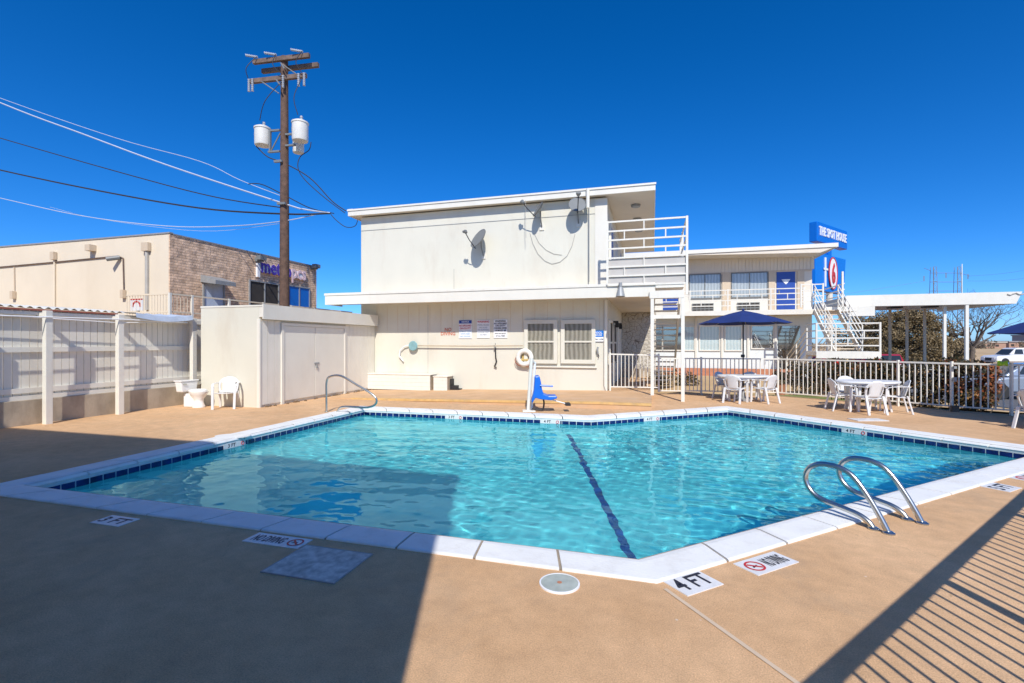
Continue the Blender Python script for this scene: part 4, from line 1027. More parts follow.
# balcony
BU0 = 9.6; BU1 = U(826,VB_)
rw.p('balcony_slab', MB().box(BU0,BU1,VB_+.031,VD-.001,zf-.2,zf-.02), 'soffit')
rw.p('balcony_fascia', MB().box(BU0,BU1,VB_,VB_+.03,zf-.24,zf), 'white2')
br = MB(); 
zr1 = [zf+1.02, zf+.78, zf+.50, zf+.24]
px_door=(772,)
for z in zr1: br.box(BU0,U(806,VB_),VB_+.03,VB_+.07,z-.022,z+.022)
x=BU0; i=0
while x<U(806,VB_)-.2:
    for j,(a_,b_) in enumerate(zip(zr1,zr1[1:])):
        xx = x+(.55 if j%2 else 0); br.box(xx-.018,xx+.018,VB_+.032,VB_+.068,b_+.02,a_-.02)
    x+=1.12
rb = rw.p('balcony_railing', br,'railwhite')
for px in (690,728,771,804):
    u=U(px,VB_); rw.p('post', MB().box(u-.03,u+.03,VB_+.02,VB_+.08,zf-.02,zf+1.06),'railwhite',rb)
# ground floor glazing
zg0,zg1=Zv(735,350,VD),Zv(735,326.5,VD)
for a,b2,bk,gl in ((655,662,'interior','glassd'),(663,682,'interior','glassd'),(685,694,'whiteblind','glass'),(700,719,'whiteblind','glass'),(725.5,741,'whiteblind','glass'),(752,773,'interior','glassd')):
    window(rw,U(a,VD),U(b2,VD),zg0 if a!=752 else Zv(760,348,VD),zg1,VD-.01,fr=.06,back=bk,glass=gl,bar='n')
dk = rw.p('door', MB().box(U(778,VD),U(800,VD),VD-.02,VD+.0005,.0,zg1),'interior'); rw.p('pane', MB().quad((U(778,VD),VD-.03,.05),(U(800,VD),VD-.03,.05),(U(800,VD),VD-.03,zg1),(U(778,VD),VD-.03,zg1)),'glassd',dk,recalc=False)
for a in (696,722,748,775.5): rw.p('mullion', MB().box(U(a,VD)-.05,U(a,VD)+.05,VD-.09,VD-.0705,-.0,zf-.26),'white2')
rw.p('brick_base', MB().box(U(655,VD),U(800,VD),VD-.35,VD-.1,-.15,.28),'terra')
# roof
zt2,zb2 = Zv(760,246.5,VB_-.1),Zv(760,251,VB_-.1)
RRU=U(838.5,VB_-.1)
rf=rw.p('roof', MB().box(RWU0-.3,RRU-.05,VB_-.07,VD+6.2,zb2+.05,zt2-.02).hexa([(RWU1,VB_-.05,zb2-.2),(RWU1,VB_-.05,zb2-.2),(RWU1,VD+6,zb2-.2),(RWU1,VD+6,zb2-.2)],[(RWU0,VB_-.05,zb2+.049),(RRU-.06,VB_-.05,zb2+.049),(RRU-.06,VD+6,zb2+.049),(RWU0,VD+6,zb2+.049)]),'soffit')
rw.p('fascia', MB().box(RWU0-.3,RRU,VB_-.1,VB_-.07,zb2+.03,zt2).box(RRU-.05,RRU,VB_-.07,VD+6.2,zb2+.03,zt2),'white2',rf)
vu,vz=pv(799,VD+2,243)
rw.p('roof_vent', MB().lathe([(.12,zt2-.05),(.12,zt2+.12),(.2,zt2+.14),(.2,zt2+.25),(.12,zt2+.27),(.12,zt2+.33),(.18,zt2+.35),(.15,zt2+.48),(.02,zt2+.5)],vu,VD+2,14),'signw',rf,smooth=True)
# upper landing + switchback stair
PVF=5.8
PL0,PL1=U(816,PVF),U(881,PVF); pz=Zv(850,351.5,PVF)
UM=U(847,PVF)
lu0,lu1=U(806,9.9),PL1-.15
rw.p('stair_landing', MB().box(BU1-.5,U(845,9.9)+.4,9.7,VD,zf-.22,zf-.01),'white2')
lr=MB()
for z in (zf+1.02,zf+.76,zf+.5,zf+.24): lr.box(U(801,9.74),U(823,9.8),9.72,9.76,z-.022,z+.022); lr.box(U(843,9.8),U(843,9.8)+.04,9.72,VD,z-.022,z+.022)
for px in (801,812,823,): u=U(px,9.74); lr.box(u-.03,u+.03,9.71,9.77,zf,zf+1.06)
u=U(842.5,9.74); lr.box(u-.035,u+.035,9.7,9.77,zf-.2,zf+1.55)
rw.p('landing_railing', lr,'railwhite')
mp_=MB().box(PL0,PL1,PVF,PVF+1.3,pz-.14,pz); 
rw.p('mid_platform', mp_,'railwhite')
rw.p('platform_beam', MB().box(PL0,PL1,PVF-.04,PVF-.001,pz-.26,pz-.0),'railwhite')
for u in (PL0+.1,PL1-.1,UM): rw.p('support_post', MB().box(u-.05,u+.05,PVF+.1,PVF+.2,-.3,pz-.141),'beige')
pr=MB(); zr2=[pz+1.05,pz+.78,pz+.5,pz+.22]
for z in zr2: pr.box(PL0,PL1,PVF+.0,PVF+.04,z-.022,z+.022); pr.box(PL1-.04,PL1,PVF+.041,PVF+1.3,z-.022,z+.022); pr.box(PL0,PL0+.04,PVF+.041,PVF+1.2,z-.022,z+.022)
for i,(a_,b_) in enumerate(zip(zr2,zr2[1:])):
    for f_ in ((.5,) if i%2==0 else (.25,.75)): x=PL0+(PL1-PL0)*f_; pr.box(x-.018,x+.018,PVF+.002,PVF+.038,b_+.02,a_-.02)
for u in (PL0+.02,PL1-.02): pr.box(u-.028,u+.028,PVF-.01,PVF+.05,pz-.1,pz+1.08)
rw.p('platform_railing', pr,'railwhite')
VT0,VT1=PVF+1.3,9.7
def flight(u0,u1,vA,zA,vB,zB,n_):
    tr=MB()
    for i in range(n_):
        t_=(i+.5)/n_; v=vA+(vB-vA)*t_; z=zA+(zB-zA)*t_; tr.box(u0+.03,u1-.03,v-.13,v+.13,z-.04,z)
    rw.p('stair_treads',tr,'beige')
    for u in (u0,u1):
        rw.p('stair_stringer',MB().hexa([(u-.025,vA,zA-.32),(u+.025,vA,zA-.32),(u+.025,vB,zB-.32),(u-.025,vB,zB-.32)],[(u-.025,vA,zA-.02),(u+.025,vA,zA-.02),(u+.025,vB,zB-.02),(u-.025,vB,zB-.02)]),'railwhite')
        hr=MB()
        for h_ in (1.0,.75,.5,.25): hr.tube([(u,vA,zA+h_),(u,vB,zB+h_)],.022,6)
        for t_ in (0,.5,1): v=vA+(vB-vA)*t_; z=zA+(zB-zA)*t_; hr.box(u-.02,u+.02,v-.02,v+.02,z-.1,z+1.02)
        rw.p('stair_railing',hr,'railwhite')
flight(UM+.05,PL1-.12,VT0,pz,VT1,zf-.05,9)
flight(PL0+.05,UM-.1,VT0,pz-.1,VT1+.4,.0,7)

# ------------------------------------------------------------------ canopy
CVF=15.6
cn_=T('drive_canopy','long white flat drive-through canopy on slim posts beyond the pool fence','canopy',25,CVF,0)
CU0=U(846,CVF); CU1=U(1022.5,CVF); z1=Zv(950,293.2,CVF); z0=Zv(950,304.8,CVF)
cn_.p('slab', MB().box(CU0,CU1-.5,CVF+.031,CVF+6.6,z0+.15,z1-.05),'soffit')
cn_.p('fascia', MB().hexa([(CU0,CVF,z0),(CU1-.25,CVF,z0),(CU1-.25,CVF+.03,z0),(CU0,CVF+.03,z0)],[(CU0,CVF,z1),(CU1,CVF,z1),(CU1,CVF+.03,z1),(CU0,CVF+.03,z1)]).hexa([(CU1-.499,CVF+.031,z0),(CU1-.25,CVF+.031,z0),(CU1-.25,CVF+6.6,z0),(CU1-.499,CVF+6.6,z0)],[(CU1-.499,CVF+.031,z1),(CU1,CVF+.031,z1),(CU1,CVF+6.6,z1),(CU1-.499,CVF+6.6,z1)]),'white2')
cn_.p('lower_fascia', MB().box(U(848,14.9),U(875,14.9),14.9,CVF-.001,Zv(860,316,14.9),Zv(860,306.5,14.9)),'white2')
cn_.p('bird_nest_stain', MB().tube([(U(1007,CVF)+k*.12,CVF-.01,z1-.12-.05*math.sin(k*1.7)) for k in range(7)],.035,6),'cable')
for px,v in ((944.5,CVF+.5),(966.5,CVF+.1),(890,CVF+6),(907,CVF+6),(924.7,CVF+6)):
    u=U(px,v); r=.07 if v<CVF+.3 else .06
    cn_.p('post', MB().box(u-r,u+r,v-r,v+r,-.9,z0+.149),'railwhite' if v<CVF+1 else 'beige')
for px in (893,928): 
    u=U(px,CVF+3.5); cn_.p('ceiling_light', MB().box(u-.3,u+.3,CVF+3,CVF+3.6,z0+.07,z0+.149),'black')

# ------------------------------------------------------------------ roadside sign
dS=Vector((.806,.592)); sx0=(22.1,35.0)
sn=T('pylon_sign','tall blue roadside sign with white lettering above a red numeral badge','sign',xy=sx0,rot=math.atan2(dS.y,dS.x))
zz=lambda py,Y=35.0: CH-(py-HZ)/FP*Y
Wd=5.5; zt_,zb_=zz(221),zz(241)
pb=sn.p('top_box', MB().box(0,Wd,0,.55,zb_,zt_),'signblue',bevel=.05)
tx=text_mb('THE SPOT HOUSE',.9,.05); kx=Wd*.9/(max(p[0] for p in tx.v)-min(p[0] for p in tx.v))
sn.p('lettering', MB().add(tx, lambda p:(Wd/2+p[0]*kx,-.03-p[2],(zt_+zb_)/2+.05+p[1])),'signw',pb)
zl1,zl0=zz(251.5),zz(290)
lb=sn.p('lower_box', MB().prism([(0,zl1),(Wd,zl1),(Wd*.93,zl0),(0,zl0)],.1,.55),'signblue2',bevel=.04)
sn.p('post', MB().box(2.3,2.9,.15,.5,zl1,zb_),'signblue')
sn.p('pole',MB().tube([(2.9,.3,-.8),(2.9,.3,zl0)],.22,12),'soffit')
e=MB(); cxs,czs=Wd*.52,(zz(254)+zz(286))/2; hh=(zz(254)-zz(286))/2
e.add(MB().lathe([(1,0),(1,.04)],0,0,32), lambda p:(cxs+p[0]*.70,.06-p[2],czs+p[1]*hh))
sn.p('badge', e,'signw',lb)
s6=text_mb('6',2.6,.05); cx6=sum(p[0] for p in s6.v)/len(s6.v)
y6=[p[1] for p in s6.v]; k6=hh*1.35/(max(y6)-min(y6)); m6=(max(y6)+min(y6))/2
sn.p('numeral', MB().add(s6, lambda p:(cxs+(p[0]-cx6)*.48,-.02-p[2],czs+(p[1]-m6)*k6)),'red',lb)
sn.p('badge_rim', MB().tube([(cxs+.73*math.cos(a),.03,czs+(hh+.03)*math.sin(a)) for a in [2*math.pi*k/32 for k in range(32)]],.05,6,closed=True),'red',lb)
sn.p('side_panel', MB().box(Wd*.27,Wd*.31,.05,.099,zz(285),zz(255)),'signw',lb); sn.p('cross_bar', MB().box(Wd*.22,Wd*.36,.03,.049,zz(268),zz(266)),'signw',lb)

# ------------------------------------------------------------------ pool fence
pf=T('picket_fence','white metal picket fence running behind the tables round the pool deck','fence',xy=(0,0),rot=0)
def zb_f(x,y): 
    u,v=UV(x,y); return .14 if u<9.45 else 0.0
picket_fence(pf,[FL[0],FL[1]],1.14,lambda x,y:.14 if UV(x,y)[0]<9.3 else .1)
picket_fence(pf,FL[1:],1.14,lambda x,y:0.0,skip=1)
gt_a,gt_b=Vector(FL[5]),Vector(FL[6])
t=T('gate_latch','dark latch box low on the fence post beside the gate','latch',xy=(FL[5][0],FL[5][1]-.05),rot=0)
t.p('box', MB().box(-.08,.08,-.06,.0,-.02,.14),'bark'); t.p('hinge', MB().box(-.03,.03,-.05,-.0,.7,.8).box(-.03,.03,-.05,0,1.0,1.06),'grey')
pk=MB(); 
for a,b2 in zip(FL[4:8],FL[5:9]):
    a,b2=Vector(a),Vector(b2); d=(b2-a).normalized(); nn=Vector((-d.y,d.x)); L_=(b2-a).length; x=0
    while x<L_:
        p=a+d*x+nn*.30; q=a+d*min(L_,x+.28)+nn*.30
        pk.hexa([(p.x,p.y,-.5),(q.x,q.y,-.5),(q.x+nn.x*.04,q.y+nn.y*.04,-.5),(p.x+nn.x*.04,p.y+nn.y*.04,-.5)],[(p.x,p.y,-.02),(q.x,q.y,-.02),(q.x+nn.x*.04,q.y+nn.y*.04,-.02),(p.x+nn.x*.04,p.y+nn.y*.04,-.02)]); x+=.3
single('timber_edging','weathered vertical timber edging boards below the fence and gate','edging',pk,'concrete',10,11,0,world=True)
# hi-vis vest on the fence
ax=pp(1003,357,11.1); g1=MB(); K=10
zt_v=CH-(357.3-HZ)/FP*10.85
for i in range(K+1):
    a=i/K; x=-.14+.28*a
    for (yy,zz_2) in ((-.07,-.10-.02*math.sin(a*7)),(-.05,-.02),(-.015,.035+.02*math.sin(a*9)),(.015,.035+.02*math.sin(a*9)),(.05,-.02),(.07,-.12)): g1.v.append((x,yy+.01*math.sin(a*11),zz_2))
for i in range(K):
    for k_ in range(5): a=6*i+k_; g1.f.append((a,a+1,a+7,a+6))
fd=(Vector(FL[6])-Vector(FL[5])).normalized(); tt=.75
vp=Vector(FL[5]).lerp(Vector(FL[6]),.86)
o=build('safety_vest',g1,'hivis',None,smooth=True); o.location=(vp.x,vp.y,1.17); o.scale=(.6,.8,.7); o.rotation_euler=(0,0,math.atan2(fd.y,fd.x)); tag(o,'crumpled yellow-green safety vest draped over the top rail of the gate','vest')
sol=o.modifiers.new('s','SOLIDIFY'); sol.thickness=.008

# ------------------------------------------------------------------ plastic chair, table, umbrella
def make_chair(lab, group):
    t=T('plastic_chair',lab,'chair',xy=(0,0),group=group)
    # faces +y
    s=MB(); nx,ny=8,8
    for j in range(ny+1):
        for i in range(nx+1):
            x=-.22+.44*i/nx; y=-.20+.42*j/ny; z=.43-.02*math.cos((x/.22)*1.4)+.012*(y>.18)-.025*(1-(j/ny))+.0
            s.v.append((x,y,z))
    for j in range(ny):
        for i in range(nx): a=j*(nx+1)+i; s.f.append((a,a+1,a+nx+2,a+nx+1))
    o=t.p('seat',s,'plastic',smooth=True); m=o.modifiers.new('s','SOLIDIFY'); m.thickness=.018
    b=MB(); slots=[]
    nx,ny=11,8
    for j in range(ny+1):
        f=j/ny; z=.40+.42*f; wd=.21+.035*math.sin(f*math.pi*.9); y0=-.20-.11*f
        for i in range(nx+1):
            a=-1+2*i/nx; x=wd*a*(1-.10*max(0,f-.7)/.3*abs(a)); y=y0+.05*a*a; zz=z-.06*max(0,(f-.6)/.4)*a*a*1.3
            b.v.append((x,y,zz))
    for j in range(ny):
        for i in range(nx):
            if 1<=j<=4 and i in (1,9) : continue
            a=j*(nx+1)+i; b.f.append((a,a+1,a+nx+2,a+nx+1))
    o=t.p('backrest',b,'plastic',smooth=True); m=o.modifiers.new('s','SOLIDIFY'); m.thickness=.014
    for sx in (-1,1):
        arm=MB().sweep([(sx*.23,-.27,.66),(sx*.275,-.12,.665),(sx*.285,.06,.655),(sx*.275,.17,.63),(sx*.265,.215,.58)],[.05,.05,.055,.055,.05],.018,(1,0,0))
        t.p('armrest',arm,'plastic',smooth=False,bevel=.006)
        fl=MB().hexa([(sx*.25-.03,.235,0),(sx*.25+.03,.235,0),(sx*.25+.03,.265,0),(sx*.25-.03,.265,0)],[(sx*.262-.03,.185,.6),(sx*.262+.03,.185,.6),(sx*.262+.03,.225,.6),(sx*.262-.03,.225,.6)])
        t.p('leg',fl,'plastic',bevel=.006)
        rl_=MB().hexa([(sx*.23-.028,-.33,0),(sx*.23+.028,-.33,0),(sx*.23+.028,-.295,0),(sx*.23-.028,-.295,0)],[(sx*.215-.03,-.22,.44),(sx*.215+.03,-.22,.44),(sx*.215+.03,-.19,.44),(sx*.215-.03,-.19,.44)])
        t.p('leg',rl_,'plastic',bevel=.006)
    return t.e
def make_table(lab,group,hole=True):
    t=T('patio_table',lab,'table',xy=(0,0),group=group)
    t.p('tabletop',MB().lathe([(.97,.66),(1.0,.67),(1.0,.70),(.985,.71),(.03,.71)],0,0,36,sx=.70,sy=.46),'plastic',smooth=True)
    t.p('apron',MB().lathe([(.88,.62),(.9,.62),(.9,.665),(.88,.665)],0,0,30,sx=.70,sy=.46),'plastic')
    for a in (45,135,225,315):
        ca,sa=math.cos(R(a)),math.sin(R(a))
        t.p('leg',MB().tube([(ca*.42,sa*.27,.66),(ca*.46,sa*.31,.3),(ca*.52,sa*.36,0)],[.035,.028,.024],8),'plastic',smooth=True)
    return t.e
def make_umbrella(lab,r,zr_,za,group):
    t=T('patio_umbrella',lab,'umbrella',xy=(0,0),group=group)
    t.p('pole',MB().tube([(0,0,.02),(0,0,za-.02)],.019,10),'black',smooth=True)
    t.p('crank',MB().box(-.05,.03,-.03,.03,1.2,1.28),'black')
    c=MB(); n_=8; ringz=[(0.03,za),(.3,za-(za-zr_)*.22),(.65,za-(za-zr_)*.58),(1.0,zr_)]
    c.v.append((0,0,za+.01))
    for rr,z in ringz:
        for k_ in range(n_*4):
            a=2*math.pi*k_/(n_*4)+.1; q=(k_%4)/4; sag=1-.045*math.sin(math.pi*q)*1.2
            c.v.append((r*rr*math.cos(a)*sag,r*rr*math.sin(a)*sag,z-.02*math.sin(math.pi*q)*rr))
    m_=n_*4
    for k_ in range(m_): c.f.append((0,1+k_,1+(k_+1)%m_))
    for j in range(3):
        for k_ in range(m_): a=1+j*m_+k_; b=1+j*m_+(k_+1)%m_; c.f.append((a,b,b+m_,a+m_))
    o=t.p('canopy',c,'navy',smooth=False); m=o.modifiers.new('s','SOLIDIFY'); m.thickness=.006
    for k_ in range(n_):
        a=2*math.pi*k_/n_+.1; t.p('rib',MB().tube([(0,0,za-.06),(r*.5*math.cos(a),r*.5*math.sin(a),za-(za-zr_)*.42-.03),(r*.97*math.cos(a),r*.97*math.sin(a),zr_-.012)],.008,5),'grey')
    t.p('finial',MB().lathe([(.03,za),(.035,za+.03),(.01,za+.06)],0,0,10),'navy')
    t.p('stand',MB().lathe([(.22,0),(.22,.05),(.06,.09),(.035,.28),(.02,.3)],0,0,20),'grey',smooth=True)
    return t.e
def place(o,x,y,rz): o.location=(x,y,0); o.rotation_euler=(0,0,rz)
def aim(x,y,tx,ty): return math.atan2(ty-y,tx-x)-math.pi/2
ch0=make_chair('white plastic armchair beside the toilet against the shed wall','white plastic armchairs')
place(ch0,*(-7.0,11.85),R(195)); ch0.scale=(.93,.93,.93)
def chair(x,y,rz,lab):
    c=ctree(ch0); place(c,x,y,rz); c['label']=lab; return c
t1=(6.43,13.45)
tb=make_table('white oval patio table under the middle blue umbrella','white patio tables'); place(tb,*t1,R(0))
um=make_umbrella('open navy umbrella standing over the oval table in front of the motel wing',1.19,2.15,2.50,'navy patio umbrellas'); place(um,*t1,R(10))
chair(6.0,13.0,aim(6.0,13.0,6.43,13.45),'plastic armchair at the front left of the umbrella table')
chair(6.78,12.98,aim(6.78,12.98,6.6,13.4),'plastic armchair at the front right of the umbrella table')
chair(6.15,13.9,aim(6.15,13.9,6.4,13.45),'plastic armchair behind the umbrella table on its left, near the fence')
chair(6.8,13.9,aim(6.8,13.9,6.5,13.45),'plastic armchair behind the umbrella table on its right, near the fence')
t2=(8.42,11.45)
tb2=ctree(tb); place(tb2,*t2,R(-3)); tb2['label']='white oval patio table without umbrella, between umbrella table and gate'
chair(7.85,11.5,aim(7.85,11.5,8.6,11.35),'plastic armchair at the left end of the uncovered table')
chair(8.08,10.98,R(4),'plastic armchair with its back to the pool at the uncovered table')
chair(8.78,11.1,aim(8.78,11.1,8.4,11.4)+.2,'plastic armchair at the right end of the uncovered table')
chair(8.45,12.05,aim(8.45,12.05,8.4,11.5),'plastic armchair on the fence side of the uncovered table')
t3=(10.2,9.05)
tb3=ctree(tb); place(tb3,10.5,9.0,R(10)); tb3['label']='white patio table under the umbrella cut by the right edge'
um2=make_umbrella('low navy umbrella cut off by the right edge of the picture',1.28,1.80,2.22,'navy patio umbrellas'); place(um2,10.58,9.0,R(8))
chair(9.72,8.9,R(-82),'plastic armchair at the right edge below the cut-off umbrella')

# ------------------------------------------------------------------ toilet
tt=T('toilet','old white toilet standing outdoors at the end of the fence','toilet',xy=(-8.02,12.1),rot=R(-14))
bw=MB().lathe([(.13,0),(.135,.03),(.10,.12),(.10,.2),(.16,.3),(.195,.37),(.2,.40),(.17,.405),(.13,.36),(.05,.28)],.22,0,24,sx=1.18)
tt.p('bowl',bw,'porcelain',smooth=True)
tt.p('pedestal',MB().box(-.16,.16,-.09,.09,0,.34),'porcelain',bevel=.03)
tt.p('seat',MB().tube([(.2+.20*math.cos(a),.165*math.sin(a),.42) for a in [2*math.pi*k/24 for k in range(24)]],.025,8,closed=True),'porcelain',smooth=True)
tt.p('tank',MB().hexa([(-.24,-.21,.38),(-.06,-.21,.38),(-.06,.21,.38),(-.24,.21,.38)],[(-.26,-.24,.64),(-.05,-.24,.64),(-.05,.24,.64),(-.26,.24,.64)]),'porcelain',bevel=.025)
tt.p('tank_lid',MB().box(-.275,-.035,-.255,.255,.641,.672),'porcelain',bevel=.01)
tt.p('flush_lever',MB().box(-.05,-.03,-.2,-.1,.57,.59),'steel')

# ------------------------------------------------------------------ pool ladder rails
def catmull(P,k=6):
    Q=[]
    for i in range(len(P)-1):
        a,b,c2,d=[Vector(P[max(0,min(len(P)-1,i+q))]) for q in (-1,0,1,2)]
        for s__ in range(k): t_=s__/k; Q.append(tuple(.5*((2*b)+(-a+c2)*t_+(2*a-5*b+4*c2-d)*t_*t_+(-a+3*b-3*c2+d)*t_**3)))
    Q.append(P[-1]); return Q
dp=Vector((-.471*1,.886)); dp=Vector((-.50,.866))
def railpts(foot,pts):
    out=[]
    for px,py in pts:
        dx=(px-512)/FP
        # plane through foot, direction dp : foot+d*dp = t*(dx,1)
        # foot.x+d*dp.x = dx*t ; foot.y+d*dp.y = t
        d=(dx*foot[1]-foot[0])/(dp.x-dx*dp.y); t_=foot[1]+d*dp.y
        out.append((d,CH-(py-HZ)/FP*t_))
    return out
nz=lambda x,y:(780+x/6.206,440+y/6.206)
nearpx=[nz(*p) for p in ((675,583),(600,440),(510,298),(440,215),(370,172),(300,153),(235,150),(180,175),(158,230),(178,295),(230,350),(310,390),(400,425),(490,465),(550,510),(583,550))]
rp=railpts(pg(889,534),nearpx)
rp[0]=(0,0); rp[-1]=(rp[-1][0],0.0)
for (fx,fy),lab in ((pg(889,534),'nearer of two looped stainless steel pool ladder rails'),(pg(922.7,524),'farther of two looped stainless steel pool ladder rails')):
    ang=math.atan2(dp.y,dp.x)
    t=T('ladder_rail',lab,'handrail',xy=(fx,fy),rot=ang,group='looped steel rails at the right pool edge')
    t.p('rail',MB().tube(catmull([(d,0,z) for d,z in rp]),.024,12),'steel',smooth=True)
    t.p('escutcheon',MB().lathe([(.045,.0),(.045,.012),(.026,.025)],0,0,16),'steel'); t.p('escutcheon',MB().lathe([(.045,.0),(.045,.012),(.026,.025)],rp[-1][0],0,16),'steel')
# left handrail
f0=pg(326.4,412); 
dpL=Vector((c_,-s_))
dp=dpL
lpx=[(326.4,412.2),(326.4,395),(326.6,382),(330,376.6),(341,376),(356,384.5),(371,393.4),(376.5,399.5),(374.5,405),(366,407.5),(352,406.8),(341,407.2),(337,411.5)]
rp2=railpts(f0,lpx); rp2[0]=(0,0); rp2[-1]=(rp2[-1][0],0)
t=T('pool_handrail','grey steel handrail at the far left corner of the pool','handrail',xy=f0,rot=-TH)
t.p('rail',MB().tube(catmull([(d,0,z) for d,z in rp2]),.024,10),'steel',smooth=True)
t.p('escutcheon',MB().lathe([(.05,0),(.05,.01),(.026,.02)],0,0,14),'steel')

# ------------------------------------------------------------------ pool lift
LX,LY=pg(528.5,411.5)
def lp_(px,py,oy=0): Y=LY+oy; return ((px-512)/FP*Y-LX, oy, CH-(py-HZ)/FP*Y)
t=T('pool_lift','white pool access lift with a bright blue plastic seat at the water edge','pool lift',xy=(LX,LY),rot=0)
t.p('mast',MB().tube([lp_(528,411.5),lp_(531.5,358)],.042,10),'railwhite',smooth=True)
t.p('actuator',MB().tube([lp_(531.5,410,.08),lp_(535,362,.08)],.03,8),'signw',smooth=True)
t.p('base_plate',MB().box(-.14,.16,-.12,.14,.0,.03),'railwhite',bevel=.008)
t.p('arm',MB().tube([lp_(531.7,358.5),lp_(535,364,.08)],.025,8),'railwhite',smooth=True)
x0=lp_(536,400)
def pw(px,py): a=lp_(px,py); return (a[0],a[2])
sb=MB().prism([pw(534.5,376),pw(539,375.3),pw(540.4,381),pw(541.5,388),pw(543,393),pw(548,395),pw(556,395),pw(556.5,397.5),pw(550,399.3),pw(541,398.5),pw(535,397),pw(532,402),pw(531,400),pw(533.5,390)],-.22,.22)
t.p('seat',sb,'lift',bevel=.02)
for oy in (-.24,.24): t.p('armrest',MB().tube([lp_(540,385.5,oy),lp_(553,386.2,oy)],.02,8),'lift')
t.p('footrest_bar',MB().tube([lp_(551,399.5),lp_(567,404)],.014,6),'signw')
t.p('footrest',MB().box(lp_(565,404)[0],lp_(570,404)[0],-.15,.15,lp_(565,404.5)[2]-.015,lp_(565,403)[2]),'black')
t.p('support_frame',MB().tube(catmull([lp_(543,398),lp_(544,403),lp_(542.8,409),lp_(538,409.8),lp_(532,408.5)]),.02,8),'black')

# ------------------------------------------------------------------ things set in the deck
def deckpoly(name,lab,cat,px,m,z=.006):
    q=[pguv(*p) for p in px]; c=(sum(a for a,b in q)/4,sum(b for a,b in q)/4)
    t=T(name,lab,cat,c[0],c[1],0); 
    return t,q,c
def marker(lab,cx,cy,ang,wid,hei,txt,circle=None,tsize=.11):
    t=T('depth_marker',lab,'marker tile',xy=(cx,cy),rot=ang)
    t.p('tile',MB().box(-wid/2,wid/2,-hei/2,hei/2,-.01,.006),'markertile')
    mbt=text_mb(txt,tsize,.002); wx=max(p[0] for p in mbt.v)-min(p[0] for p in mbt.v); yy=[p[1] for p in mbt.v]
    avail=wid*.86-(hei*.9 if circle else 0); ctr=(hei*.42 if circle=='L' else (-hei*.42 if circle=='R' else 0)); kx=avail/wx; ky=hei*.62/(max(yy)-min(yy))
    mm=(max(yy)+min(yy))/2; mx=(max(p[0] for p in mbt.v)+min(p[0] for p in mbt.v))/2
    t.p('lettering',MB().add(mbt,lambda p:((p[0]-mx)*kx+ctr,(p[1]-mm)*ky,.0075+p[2]*.3)),'ink')
    if circle:
        cc=-wid/2+hei*.5 if circle=='L' else wid/2-hei*.5; r=hei*.36
        s=MB()
        for k in range(24):
            a,b=2*math.pi*k/24,2*math.pi*(k+1)/24
            s.quad((cc+r*math.cos(a),r*math.sin(a),.0085),(cc+r*math.cos(b),r*math.sin(b),.0085),(cc+r*.78*math.cos(b),r*.78*math.sin(b),.0085),(cc+r*.78*math.cos(a),r*.78*math.sin(a),.0085))
        s.quad((cc-r*.6,r*.42,.0086),(cc-r*.42,r*.6,.0086),(cc+r*.6,-r*.42,.0086),(cc+r*.42,-r*.6,.0086))
        t.p('prohibition_ring',s,'red')
        d=MB(); d.quad((cc-r*.45,-r*.25,.008),(cc+r*.3,-r*.1,.008),(cc+r*.35,r*.12,.008),(cc-r*.3,r*.02,.008)); t.p('diver_figure',d,'ink')
    return t
def ctr(px): q=[pg(*p) for p in px]; return sum(a for a,b in q)/len(q),sum(b for a,b in q)/len(q)
d45=W(1,.945); d45=math.atan2(d45[1]-P0[1],d45[0]-P0[0])
marker('square white tile reading 4 FT at the near pool corner',*ctr([(666,579),(694,572),(720,583),(686,597)]),d45,.33,.24,'4 FT')
marker('white NO DIVING tile with red circle in the sun by the right pool edge',*ctr([(734,565),(778,552),(796,562),(755,576)]),d45,.45,.20,'NO DIVING','L')
marker('white depth tile far along the right pool edge beyond the ladder rails',*ctr([(986,486),(1000,483),(1016,488),(1002,493)]),d45,.32,.24,'5 FT')
marker('white NO DIVING tile with red circle at the right frame edge by the pool',*pg(1030,477.5),d45,.5,.24,'NO DIVING','L')
marker('white depth tile lying in the shade at the left of the near pool edge',*ctr([(93,523),(110,516),(137,519),(120,527)]),-TH,.34,.19,'3 FT')
marker('white NO DIVING tile with red circle in the shade beside the grey cover',*ctr([(246,541),(258,534),(310,540),(297,549)]),-TH,.53,.18,'NO DIVING','R')
pt=[(268,573),(300,547),(371,553),(335,584)]; cxp,cyp=ctr(pt)
t=T('deck_cover','scuffed grey square cover plate set in the shaded deck','cover plate',xy=(cxp,cyp),rot=-TH)
t.p('plate',MB().box(-.29,.29,-.225,.225,-.01,.007),mat('scuffed_grey_plate',(.50,.48,.43),.7,var=.35,scale=14,stain=(.78,.76,.70),stain_amt=.7,stain_scale=6)); t.p('rim',MB().box(-.30,.30,-.235,-.226,-.01,.008).box(-.30,.30,.226,.235,-.01,.008).box(-.30,-.291,-.226,.226,-.01,.008).box(.291,.30,-.226,.226,-.01,.008),'grey')
cxp,cyp=pg(559.5,584)
t=T('skimmer_lid','round pale skimmer lid set in the sunny deck by the near coping','lid',xy=(cxp,cyp),rot=0)
t.p('ring',MB().lathe([(.134,-.01),(.134,.010),(.124,.012),(.124,-.01)],0,0,40,cap=False),'signw')
t.p('lid',MB().lathe([(.1235,-.01),(.1235,.009),(.03,.010),(.004,.0101)],0,0,40),mat('faded_lid',(.38,.42,.38),.6,var=.15,scale=14),smooth=False)
t.p('pull_hole',MB().lathe([(.016,.0115),(.016,.013)],0,0,14),'terra')
